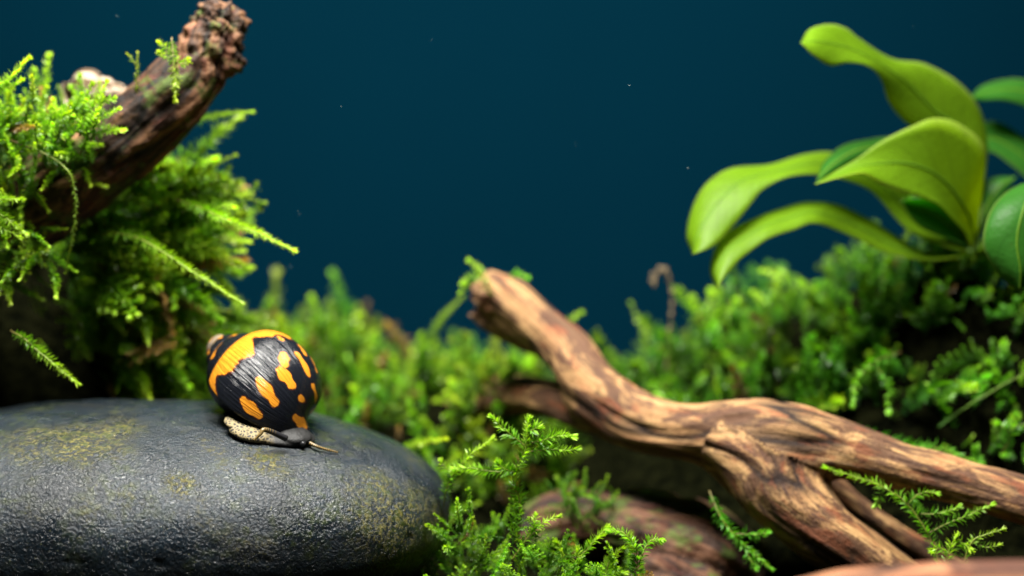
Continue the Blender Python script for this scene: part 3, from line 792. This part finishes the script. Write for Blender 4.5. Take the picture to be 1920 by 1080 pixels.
# low moss in the foreground between stone and driftwood
R6 = region(130, [(800, 1030), (860, 985), (960, 1010), (1060, 1050), (1180, 1075), (1230, 1160), (800, 1160)], -.5, 3.0)
d6 = np.array([.1, -.25, .8]) + rng.normal(0, .45, R6.shape)
scatter('moss', R6, d6, rng.uniform(.6, 1.05, len(R6)), ['feather', 'pinnate'], 'low bright moss tuft at the round end of the dark stone', 'moss', rng.uniform(.55, 1.1, len(R6)), rng.uniform(-.1, .2, len(R6)))
R8 = region(45, [(860, 745), (900, 715), (965, 700), (975, 725), (900, 765), (860, 790)], 7.6, 9.4)
d8 = np.array([-.1, -.3, .7]) + rng.normal(0, .45, R8.shape)
scatter('moss', R8, d8, rng.uniform(.5, 1.0, len(R8)), ['feather', 'leafy'], 'yellow-green moss sleeve on the low left stub of the forked branch', 'moss', rng.uniform(.7, 1.2, len(R8)), rng.uniform(.1, .4, len(R8)))
R9 = region(40, [(1040, 925), (1150, 925), (1170, 960), (1060, 985)], 3.6, 4.6)
d9 = np.array([.0, -.5, .6]) + rng.normal(0, .5, R9.shape)
scatter('moss', R9, d9, rng.uniform(.4, .8, len(R9)), ['feather', 'pinnate'], 'small green moss tuft growing on the reddish chunk under the branch', 'moss', rng.uniform(.5, .9, len(R9)), rng.uniform(-.2, .2, len(R9)))
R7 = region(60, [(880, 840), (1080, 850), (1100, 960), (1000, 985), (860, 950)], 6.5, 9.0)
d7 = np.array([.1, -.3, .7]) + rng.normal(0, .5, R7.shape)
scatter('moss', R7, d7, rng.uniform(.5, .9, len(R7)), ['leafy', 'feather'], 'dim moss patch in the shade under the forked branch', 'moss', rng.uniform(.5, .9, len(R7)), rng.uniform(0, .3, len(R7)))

# ---- single sprigs
def sprig(paths, label, leafL=.17, leafW=.055, gap=.05, stem=.018, k=1.0, yel=.1, stem_col=(0.13, 0.10, 0.025), flat=.8, group=None, name='moss_sprig', start=.06, open_=52, seed=0):
    pts = [np.array([P(*q) for q in pth]) for pth in paths]
    t = thing(name, pts[0][0], label, 'moss sprig', group)
    for i, w in enumerate(pts):
        s = spline(w, 26); rs = np.random.default_rng(seed + i)
        s = s + np.cumsum(rs.normal(0, .006, s.shape), axis=0)
        r0 = stem if i == 0 else stem * .75
        sv_, sf_ = tube(s, np.linspace(r0, r0 * .5, 26), 6)
        al = np.append(np.repeat(np.linspace(0, 1, 26), 6), [0, 1])
        c = np.array(stem_col) * (1 - al[:, None]) + G_TIP * .8 * k * al[:, None]
        b = child('stem' if i == 0 else 'side_branch', sv_, sf_, M_STEM, t, attrs={'tint': ('FLOAT_COLOR', rgba(c))})
        v, f, a = feather(s, leafL * (1 if i == 0 else .92), leafW, gap, flat, open_, up=(0, -.9, .45), seed=seed * 7 + i + 3, start=start)
        l = child('leaflets', v, f, M_MOSS, b, smooth=False, attrs={'tint': ('FLOAT_COLOR', rgba(green(.25 + .75 * a, k, yel)))})
        l['kind'] = 'stuff'
    return t
sprig([[(972, 1010, 0.2), (975, 940, 0.2), (964, 892, 0.2), (984, 850, 0.1), (989, 810, 0.1), (993, 782, 0.1)],
       [(988, 838, .1), (962, 818, 0), (940, 800, -.1), (926, 786, -.1)], [(989, 832, .1), (1025, 822, -.1), (1055, 818, -.2), (1080, 818, -.2)],
       [(986, 848, .1), (1030, 842, -.1), (1060, 842, -.2), (1082, 838, -.2)], [(968, 888, .2), (948, 876, 0), (938, 862, 0)], [(967, 886, .2), (920, 884, .2), (880, 880, .3), (848, 884, .4)], [(990, 812, .1), (1005, 800, 0), (1020, 798, 0)]],
      'tall branching moss sprig standing upright in front of the forked driftwood', leafL=.27, leafW=.07, gap=.05, seed=1, yel=0)
sprig([[(832, 950, .9), (842, 910, .8), (862, 878, .7), (895, 850, .6), (930, 826, .6)], [(850, 895, .8), (838, 880, .8), (828, 862, .8)]], 'short moss sprig leaning out beside the round end of the dark stone', leafL=.22, leafW=.06, seed=2)
sprig([[(960, 1050, -.2), (985, 1010, -.2), (1020, 982, -.3), (1052, 966, -.3)], [(990, 1005, -.2), (1000, 985, -.2), (1002, 962, -.2)]], 'yellow tipped moss sprig low beside the tall branching sprig', leafL=.22, leafW=.06, seed=3)
sprig([[(1078, 1100, -.3), (1082, 1060, -.3), (1080, 1025, -.3)], [(1080, 1050, -.3), (1110, 1020, -.3), (1144, 984, -.3)], [(1080, 1048, -.3), (1055, 1035, -.3), (1042, 1018, -.3)]], 'forked moss sprig with a bare dark tip in front of the reddish chunk', leafL=.24, leafW=.07, seed=4)
sprig([[(1190, 1110, -.4), (1196, 1060, -.4), (1192, 1020, -.4), (1172, 995, -.4), (1145, 992, -.4)], [(1198, 1055, -.4), (1210, 1028, -.4), (1225, 1014, -.4), (1242, 1016, -.4)]], 'curled moss sprig with two hooked tips in front of the reddish chunk', leafL=.24, leafW=.075, seed=5, yel=-.1)
sprig([[(1130, 1100, -.4), (1140, 1060, -.4), (1158, 1036, -.4), (1170, 1030, -.4)]], 'small moss sprig between the forked and the curled sprigs', leafL=.2, leafW=.06, seed=6)
sprig([[(1330, 920, 2.2), (1352, 965, 1.8), (1395, 1015, 1.6), (1452, 1062, 1.4)], [(1380, 1000, 1.6), (1410, 1002, 1.5), (1440, 998, 1.4)], [(1400, 1020, 1.6), (1405, 1045, 1.5), (1420, 1065, 1.4)]], 'green moss sprig trailing down beside the leg of the forked driftwood', leafL=.24, leafW=.07, gap=.07, seed=7, yel=-.35, k=.9)
sprig([[(1770, 1080, .6), (1745, 1010, .8), (1700, 945, 1.0), (1640, 905, 1.1), (1590, 890, 1.2), (1545, 876, 1.2)], [(1700, 945, 1.0), (1730, 925, .9), (1760, 925, .9)], [(1660, 915, 1.1), (1650, 930, 1.1), (1640, 942, 1.1)], [(1720, 965, .9), (1760, 962, .8), (1800, 950, .8)], [(1740, 1000, .8), (1790, 975, .7), (1862, 944, .6)]],
      'long arching moss sprig growing in the dark fork of the driftwood', leafL=.24, leafW=.06, gap=.07, seed=8, yel=-.1, k=.9)
sprig([[(1768, 1090, .2), (1778, 1040, .2), (1796, 1002, .2)], [(1780, 1035, .2), (1800, 1015, .2), (1822, 1025, .1)], [(1780, 1035, .2), (1762, 1028, .2), (1748, 1036, .1)]], 'small star-shaped moss sprig at the foot of the driftwood fork', leafL=.26, leafW=.07, gap=.07, seed=9)
sprig([[(1800, 1080, .4), (1820, 1020, .4), (1845, 1000, .4), (1882, 984, .4)], [(1825, 1015, .4), (1850, 1025, .3), (1875, 1022, .3)]], 'thin moss sprig reaching past the star-shaped sprig', leafL=.2, leafW=.05, gap=.08, seed=10, k=.8)
# on the left limb
sprig([[(330, 375, 3.8), (385, 393, 3.0), (430, 413, 2.5), (495, 441, 2.2), (553, 471, 2.0)], [(395, 396, 3.0), (420, 385, 2.9), (440, 388, 2.8)]], 'long feathery moss frond reaching out beyond the others toward open water', leafL=.22, leafW=.05, gap=.035, seed=11, k=1.25, yel=.2)
sprig([[(150, 440, 4.6), (200, 438, 3.6), (260, 446, 3.0), (330, 488, 2.4), (395, 532, 2.0), (452, 566, 1.8)]], 'brown stemmed moss frond drooping above the orange and black shell', leafL=.24, leafW=.045, gap=.05, seed=12, stem=.024, stem_col=(.09, .05, .02), k=1.0)
sprig([[(300, 262, 5.0), (350, 232, 4.8), (400, 218, 4.6), (467, 209, 4.4)]], 'slim moss frond poking out behind the dark limb', leafL=.2, leafW=.06, gap=.035, seed=13, k=1.1, yel=.15)
sprig([[(300, 400, 5.4), (350, 345, 5.0), (395, 318, 4.6), (444, 292, 4.4)]], 'moss frond rising steeply from under the dark limb', leafL=.2, leafW=.05, gap=.04, seed=14, k=1.1, yel=.2)
for i, (a, b, c) in enumerate([((330, 440, 6), (400, 446, 5.8), (466, 452, 5.6)), ((330, 470, 6), (390, 466, 5.8), (455, 470, 5.6)), ((320, 470, 6), (400, 484, 5.8), (474, 497, 5.6))]):
    sprig([[a, b, c]], ['uppermost', 'middle', 'lowest'][i] + ' pale tipped moss frond in the sheaf of three beside the long frond', leafL=.2, leafW=.07, gap=.035, seed=15 + i, k=1.25, yel=.25, group='sheaf of three moss fronds')
sprig([[(20, 620, 1.6), (52, 640, 1.2), (90, 672, 1.0), (147, 719, .8)]], 'dark drooping moss frond hanging in the shadow above the stone', leafL=.22, leafW=.05, gap=.045, seed=19, k=.8)
sprig([[(300, 520, 5.5), (340, 552, 5.0), (385, 578, 4.6), (432, 582, 4.4)]], 'withered brown moss strand beneath the brown stemmed frond', leafL=.14, leafW=.03, gap=.09, seed=20, stem=.035, stem_col=(.22, .13, .06), k=.5, yel=.8)
sprig([[(20, 262, 2.0), (75, 285, 1.7), (115, 310, 1.5), (136, 345, 1.5), (138, 420, 1.7), (120, 510, 2.2)]], 'thin dark moss runner hanging straight down from the mossy limb', leafL=.10, leafW=.03, gap=.07, seed=21, k=.8, stem=.022, stem_col=(.10, .07, .02))
sprig([[(150, 290, 1.8), (168, 245, 1.6), (184, 205, 1.5), (200, 158, 1.5)], [(160, 262, 1.7), (190, 250, 1.6), (235, 240, 1.5)], [(165, 250, 1.6), (150, 228, 1.6), (140, 215, 1.6)], [(173, 232, 1.6), (200, 215, 1.5), (222, 208, 1.5)], [(180, 215, 1.6), (165, 195, 1.6), (160, 188, 1.6)], [(188, 195, 1.5), (205, 185, 1.5), (215, 182, 1.5)]],
      'fan-shaped moss frond standing against the dark limb', leafL=.2, leafW=.06, gap=.04, seed=22, k=1.1, yel=.1)
sprig([[(322, 70, 2.3), (326, 110, 2.1), (330, 150, 2.0), (330, 186, 2.0)], [(326, 100, 2.1), (310, 88, 2.1), (300, 76, 2.1)], [(326, 105, 2.1), (312, 108, 2.0), (296, 100, 2.0)], [(328, 120, 2.1), (345, 118, 2.0), (352, 112, 2.0)]],
      'yellow-green moss sprig hanging on the broken end of the dark limb', leafL=.2, leafW=.06, gap=.05, seed=23, k=1.0, yel=.3)
sprig([[(255, 190, 2.6), (256, 140, 2.6), (260, 96, 2.6)], [(256, 125, 2.6), (246, 112, 2.6), (236, 104, 2.6)]], 'tiny bare moss stalk on top of the dark limb', leafL=.1, leafW=.05, gap=.06, seed=24, k=.7, yel=.5)
sprig([[(-60, 200, 2.0), (-20, 170, 1.9), (20, 145, 1.8), (52, 112, 1.8)], [(-20, 170, 1.9), (10, 165, 1.8), (40, 150, 1.8)]], 'bright moss frond pointing up beside the cream striped snail', leafL=.22, leafW=.07, gap=.04, seed=25, k=1.2, yel=.2)
sprig([[(70, 230, 4.6), (80, 170, 4.6), (90, 104, 4.6)], [(80, 165, 4.6), (65, 140, 4.6), (62, 128, 4.6)]], 'blurred upright moss tip in front of the cream striped snail', leafL=.24, leafW=.11, gap=.08, seed=26, k=1.0)
for i, (a, b, c) in enumerate([((-40, 380, 1.2), (0, 372, 1.0), (42, 372, .9)), ((-40, 390, 1.2), (5, 405, 1.0), (52, 440, .9)), ((-40, 410, 1.2), (0, 425, 1.0), (40, 448, .9))]):
    sprig([[a, b, c]], ['uppermost', 'middle', 'lowest'][i] + ' of three small moss fronds fanning out low on the shaded limb', leafL=.2, leafW=.05, gap=.04, seed=27 + i, k=.9, group='fan of small moss fronds')
# middle distance
sprig([[(770, 720, 11.2), (800, 655, 10.8), (830, 600, 10.2), (868, 556, 9.4)]], 'blurred moss strand leaning up toward the cut end of the forked driftwood', leafL=.2, leafW=.09, gap=.05, seed=31, k=.8)
sprig([[(768, 780, 10.4), (766, 720, 10.2), (770, 656, 10.0)]], 'single upright moss stem with a round bright tip behind the stone', leafL=.2, leafW=.12, gap=.12, seed=32, k=1.0, yel=.2, stem=.03)
sprig([[(730, 850, 5.0), (780, 832, 4.6), (836, 824, 4.2)]], 'pale yellowish moss frond lying just behind the round end of the stone', leafL=.16, leafW=.08, gap=.04, seed=33, k=1.2, yel=.4)
sprig([[(925, 560, 6.6), (905, 520, 6.4), (890, 496, 6.4), (878, 488, 6.4)], [(905, 520, 6.4), (885, 520, 6.3), (868, 535, 6.3)], [(900, 512, 6.4), (882, 530, 6.3), (866, 548, 6.3)]], 'moss sprig growing on the cut end of the forked driftwood', leafL=.2, leafW=.1, gap=.07, seed=34, k=1.1)
sprig([[(945, 525, 7.2), (965, 515, 7.3), (992, 524, 7.4)]], 'pale moss wisp lying along the top of the forked driftwood', leafL=.18, leafW=.08, gap=.07, seed=35, k=1.3, yel=-.2)
sprig([[(1230, 680, 10.4), (1212, 630, 10.2), (1195, 590, 10.2), (1186, 568, 10.2)]], 'thin moss stem with a round tip beside the dry stalk', leafL=.2, leafW=.12, gap=.14, seed=36, k=1.0)
sprig([[(1040, 640, 8.6), (1062, 605, 8.4), (1090, 585, 8.2)]], 'moss tip peeping over the back of the forked driftwood', leafL=.22, leafW=.12, gap=.08, seed=37, k=1.0, yel=.1)
sprig([[(1590, 800, 4.6), (1640, 815, 4.2), (1700, 838, 3.9), (1760, 845, 3.7), (1840, 872, 3.5)]], 'fern-like moss frond lying along the top of the forked driftwood', leafL=.3, leafW=.10, gap=.12, seed=38, k=.8, yel=-.4)
sprig([[(1690, 660, 5.2), (1640, 680, 4.8), (1610, 715, 4.6), (1600, 760, 4.4)], [(1640, 680, 4.8), (1665, 720, 4.6), (1668, 770, 4.4)]], 'round leaved moss sprig draping over the mound above the driftwood', leafL=.24, leafW=.16, gap=.12, seed=39, k=.9, yel=-.25)
sprig([[(1760, 800, 4.6), (1830, 750, 4.2), (1930, 690, 3.8)]], 'straight green runner slanting up beside the mound', leafL=.06, leafW=.03, gap=.12, seed=40, k=.5, stem=.028, stem_col=(.04, .13, .015))
sprig([[(1880, 850, 3.4), (1895, 815, 3.2), (1905, 775, 3.1)], [(1895, 815, 3.2), (1880, 800, 3.1), (1868, 795, 3.1)], [(1895, 810, 3.2), (1915, 795, 3.1), (1935, 800, 3.1)]], 'leafy moss sprig standing where the driftwood arm meets the mound', leafL=.26, leafW=.12, gap=.1, seed=41, k=.8, yel=-.25)
sprig([[(1460, 560, 9.4), (1480, 530, 9.2), (1455, 512, 9.0), (1428, 510, 9.0)], [(1440, 590, 9.4), (1425, 560, 9.2), (1410, 548, 9.2)]], 'bright nodding moss sprig under the lowest broad leaf', leafL=.24, leafW=.15, gap=.1, seed=42, k=1.2, yel=.15)
sprig([[(1340, 640, 9.8), (1335, 590, 9.8), (1330, 545, 9.8)], [(1338, 610, 9.8), (1310, 580, 9.7), (1300, 560, 9.7)], [(1338, 615, 9.8), (1370, 580, 9.7), (1380, 560, 9.7)]], 'upright moss stem with wide round leaves left of the nodding sprig', leafL=.3, leafW=.2, gap=.12, seed=43, k=1.1)

# dry stalk
sk = [P(1248, 700, 9.8), P(1256, 620, 9.6), P(1260, 560, 9.5), P(1250, 505, 9.4), P(1232, 512, 9.4), P(1226, 540, 9.4)]
stalk = thing('dry_stalk', sk[0], 'dry brown moss stalk with a hooked tip standing behind the forked driftwood', 'stalk')
s = spline(sk, 40); child('stem', *tube(s, .032 + .012 * np.sin(np.arange(40) * 1.9), 7), M_DRY, stalk)
for k in range(8, 39, 3):
    e = ellipsoid(s[k] + rng.normal(0, .04, 3), (.055, .045, .07), nu=8, nv=6); child('seed_bud', e[0], e[1], M_DRY, stalk)

# ------------------------------------------------------------------ broad-leaved plant
def Z(a, b): return 1270 + a * 0.5183, b * 0.5185
crown = P(*Z(1075, 900), 6.4)
plant = thing('broad_leaved_plant', P(*Z(1075, 960), 6.6), 'broad-leaved water plant with long arching bright green leaves on the moss mound', 'plant')
def leaf(rows, depth, m, label=None, nl=44, nc=11, dU=0.0, dM=0.0, dL=0.0):
    R = []
    for k, (u, mm, l) in enumerate(rows):
        d = depth[k] if hasattr(depth, '__len__') else depth
        R.append(np.concatenate([P(*Z(*u), d + dU), P(*Z(*mm), d + dM), P(*Z(*l), d + dL)]))
    S = spline(np.array(R), nl)
    c = np.linspace(0, 1, nc)[None, :, None]
    a, b, e = S[:, None, 0:3], S[:, None, 3:6], S[:, None, 6:9]
    v = a * (1 - c) * (1 - 2 * c) + b * 4 * c * (1 - c) + e * c * (2 * c - 1)
    v = v + 0.03 * np.stack([fbm(v * .9, 5 + k, 2) for k in range(3)], -1)
    i = np.arange(nl - 1)[:, None] * nc; j = np.arange(nc - 1)[None]
    q = np.stack([i + j, i + j + 1, i + nc + j + 1, i + nc + j], -1).reshape(-1, 4)
    ll = np.concatenate([[0], np.cumsum(np.linalg.norm(np.diff(v[:, nc // 2], axis=0), axis=1))])
    bl = np.stack([np.repeat((c[:, :, 0] * 2 - 1), nl, 0), np.repeat(ll[:, None], nc, 1), np.zeros((nl, nc))], -1)
    o = child('leaf', v.reshape(-1, 3), q, m, plant, attrs={'blade': ('FLOAT_VECTOR', bl.reshape(-1, 3))})
    s_ = o.modifiers.new('thickness', 'SOLIDIFY'); s_.thickness = 0.0002; s_.offset = 0
    if label: o['label'] = label
    mid = v[:, nc // 2]
    mv, mt = tube(mid, np.linspace(.02, .055, nl), 6); child('midrib', mv, mt, M_RIB, o)
    return o
def pt3(p): return (p, p, p)
leaf([pt3((447, 155)), ((480, 105), (490, 150), (485, 195)), ((550, 88), (560, 160), (550, 236)), ((610, 102), (620, 175), (620, 226)), ((660, 140), (690, 205), (690, 238)), ((780, 213), (770, 255), (738, 285)),
      ((900, 233), (850, 320), (765, 370)), ((1010, 295), (930, 400), (820, 440)), ((1090, 390), (1020, 460), (900, 500)), ((1122, 500), (1080, 560), (1000, 600)), ((1112, 650), (1085, 700), (1040, 720)), ((1085, 860), (1075, 880), (1065, 880))],
     [4.4, 4.5, 4.8, 5.1, 5.4, 5.8, 6.2, 6.5, 6.8, 6.9, 6.8, 6.5], M_LEAF, 'topmost wavy leaf with a curled tip', dU=.5, dL=-.3)
leaf([pt3((498, 665)), ((560, 628), (575, 634), (590, 642)), ((640, 580), (660, 602), (672, 626)), ((730, 517), (745, 590), (730, 658)), ((830, 465), (830, 590), (800, 690)), ((930, 428), (915, 620), (880, 715)), ((1030, 455), (980, 670), (940, 735)),
      ((1115, 540), (1030, 740), (985, 780)), ((1105, 680), (1055, 790), (1020, 820)), ((1088, 790), (1068, 840), (1045, 850)), ((1085, 895), (1075, 900), (1066, 900))],
     [3.6, 3.7, 3.9, 4.2, 4.5, 4.8, 5.1, 5.4, 5.8, 6.1, 6.3], M_LEAF, 'large folded leaf showing its underside', dU=.3, dM=.12, dL=-.4)
leaf([pt3((505, 655)), ((528, 590), (540, 615), (548, 640)), ((590, 530), (610, 562), (622, 600)), ((680, 506), (690, 535), (700, 565)), ((790, 500), (790, 540), (800, 575)), ((900, 560), (890, 590), (880, 620)), ((1000, 720), (985, 730), (970, 740)), ((1072, 890), (1068, 895), (1062, 895))],
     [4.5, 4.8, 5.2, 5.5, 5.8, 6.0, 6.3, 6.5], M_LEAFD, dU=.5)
leaf([pt3((55, 918)), ((33, 850), (75, 850), (130, 890)), ((60, 740), (120, 770), (190, 830)), ((110, 662), (180, 700), (260, 745)), ((200, 608), (250, 650), (310, 685)), ((330, 595), (370, 620), (400, 640)), ((450, 560), (475, 595), (500, 632)),
      ((560, 552), (580, 600), (600, 650)), ((680, 585), (690, 640), (700, 690)), ((800, 680), (800, 730), (780, 775)), ((900, 790), (890, 825), (870, 855)), ((1070, 900), (1060, 908), (1055, 915))],
     [4.4, 4.5, 4.8, 5.1, 5.4, 5.7, 6.0, 6.2, 6.4, 6.5, 6.5, 6.5], M_LEAF, dU=.6, dL=-.3)
leaf([pt3((145, 1045)), ((117, 980), (140, 985), (160, 1015)), ((140, 890), (175, 910), (205, 955)), ((200, 825), (240, 860), (265, 905)), ((300, 780), (320, 815), (340, 855)), ((390, 750), (400, 790), (420, 830)), ((470, 732), (480, 770), (490, 808)),
      ((580, 740), (580, 790), (570, 830)), ((680, 785), (670, 830), (660, 868)), ((770, 835), (760, 880), (740, 910)), ((900, 910), (890, 925), (880, 940)), ((1060, 915), (1055, 920), (1050, 925))],
     [3.9, 4.0, 4.3, 4.6, 4.9, 5.2, 5.5, 5.8, 6.0, 6.2, 6.4, 6.5], M_LEAF, 'lowest arching leaf with a pale sheen', dU=.6, dL=-.3)
leaf([pt3((1062, 352)), ((1100, 312), (1110, 335), (1090, 365)), ((1180, 290), (1190, 325), (1170, 365)), ((1270, 292), (1280, 340), (1270, 395)), ((1380, 340), (1370, 400), (1350, 450)), ((1440, 480), (1400, 500), (1360, 520)), ((1400, 680), (1360, 690), (1320, 700)), ((1220, 860), (1200, 860), (1190, 850)), pt3((1080, 910))],
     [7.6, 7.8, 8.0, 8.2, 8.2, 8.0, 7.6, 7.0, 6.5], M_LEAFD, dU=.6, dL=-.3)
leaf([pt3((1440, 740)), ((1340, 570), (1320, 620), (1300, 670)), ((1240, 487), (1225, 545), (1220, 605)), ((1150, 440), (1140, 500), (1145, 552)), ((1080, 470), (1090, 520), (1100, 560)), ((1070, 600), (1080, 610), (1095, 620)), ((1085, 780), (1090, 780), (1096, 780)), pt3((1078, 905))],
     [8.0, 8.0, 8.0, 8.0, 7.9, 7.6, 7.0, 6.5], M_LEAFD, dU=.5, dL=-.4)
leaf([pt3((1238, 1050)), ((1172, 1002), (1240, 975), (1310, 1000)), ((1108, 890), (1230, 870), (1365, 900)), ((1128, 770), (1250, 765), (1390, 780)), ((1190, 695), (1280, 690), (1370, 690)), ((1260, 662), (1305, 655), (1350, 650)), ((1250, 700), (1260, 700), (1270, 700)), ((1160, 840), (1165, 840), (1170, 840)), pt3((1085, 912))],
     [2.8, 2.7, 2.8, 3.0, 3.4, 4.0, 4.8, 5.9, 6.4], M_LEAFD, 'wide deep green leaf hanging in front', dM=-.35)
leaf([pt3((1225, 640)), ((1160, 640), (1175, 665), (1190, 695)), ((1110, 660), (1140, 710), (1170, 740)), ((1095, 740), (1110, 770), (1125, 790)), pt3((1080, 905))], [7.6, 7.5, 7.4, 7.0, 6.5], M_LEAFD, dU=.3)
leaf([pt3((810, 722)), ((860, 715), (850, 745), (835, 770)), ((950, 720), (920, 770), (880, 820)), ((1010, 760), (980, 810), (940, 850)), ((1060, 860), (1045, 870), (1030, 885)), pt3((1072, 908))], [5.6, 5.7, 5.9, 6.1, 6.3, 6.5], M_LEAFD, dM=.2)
rz = spline([crown + np.array([-.7, .2, -.7]), crown + np.array([-.2, .1, -.25]), crown + np.array([.1, .1, -.02]), crown + np.array([.35, .2, .0])], 16)
child('rhizome', *tube(rz, .22 + .03 * np.sin(np.arange(16) * 2.2), 10), M_RIB, plant)

# ------------------------------------------------------------------ specks drifting in the water
sp = []
for (a, b) in [(808, 74), (1712, 50), (560, 400), (1290, 315), (545, 500), (1080, 270), (480, 380), (220, 30), (640, 200), (1180, 160)]:
    sp.append(ellipsoid(P(a, b, rng.uniform(-1, 8)), np.array([1, .8, .9]) * rng.uniform(.005, .009), nu=6, nv=5))
tag(mesh_obj('water_specks', *joinm(sp), M_SPECK), 'tiny pale specks adrift in the blue water', 'specks', kind='stuff')
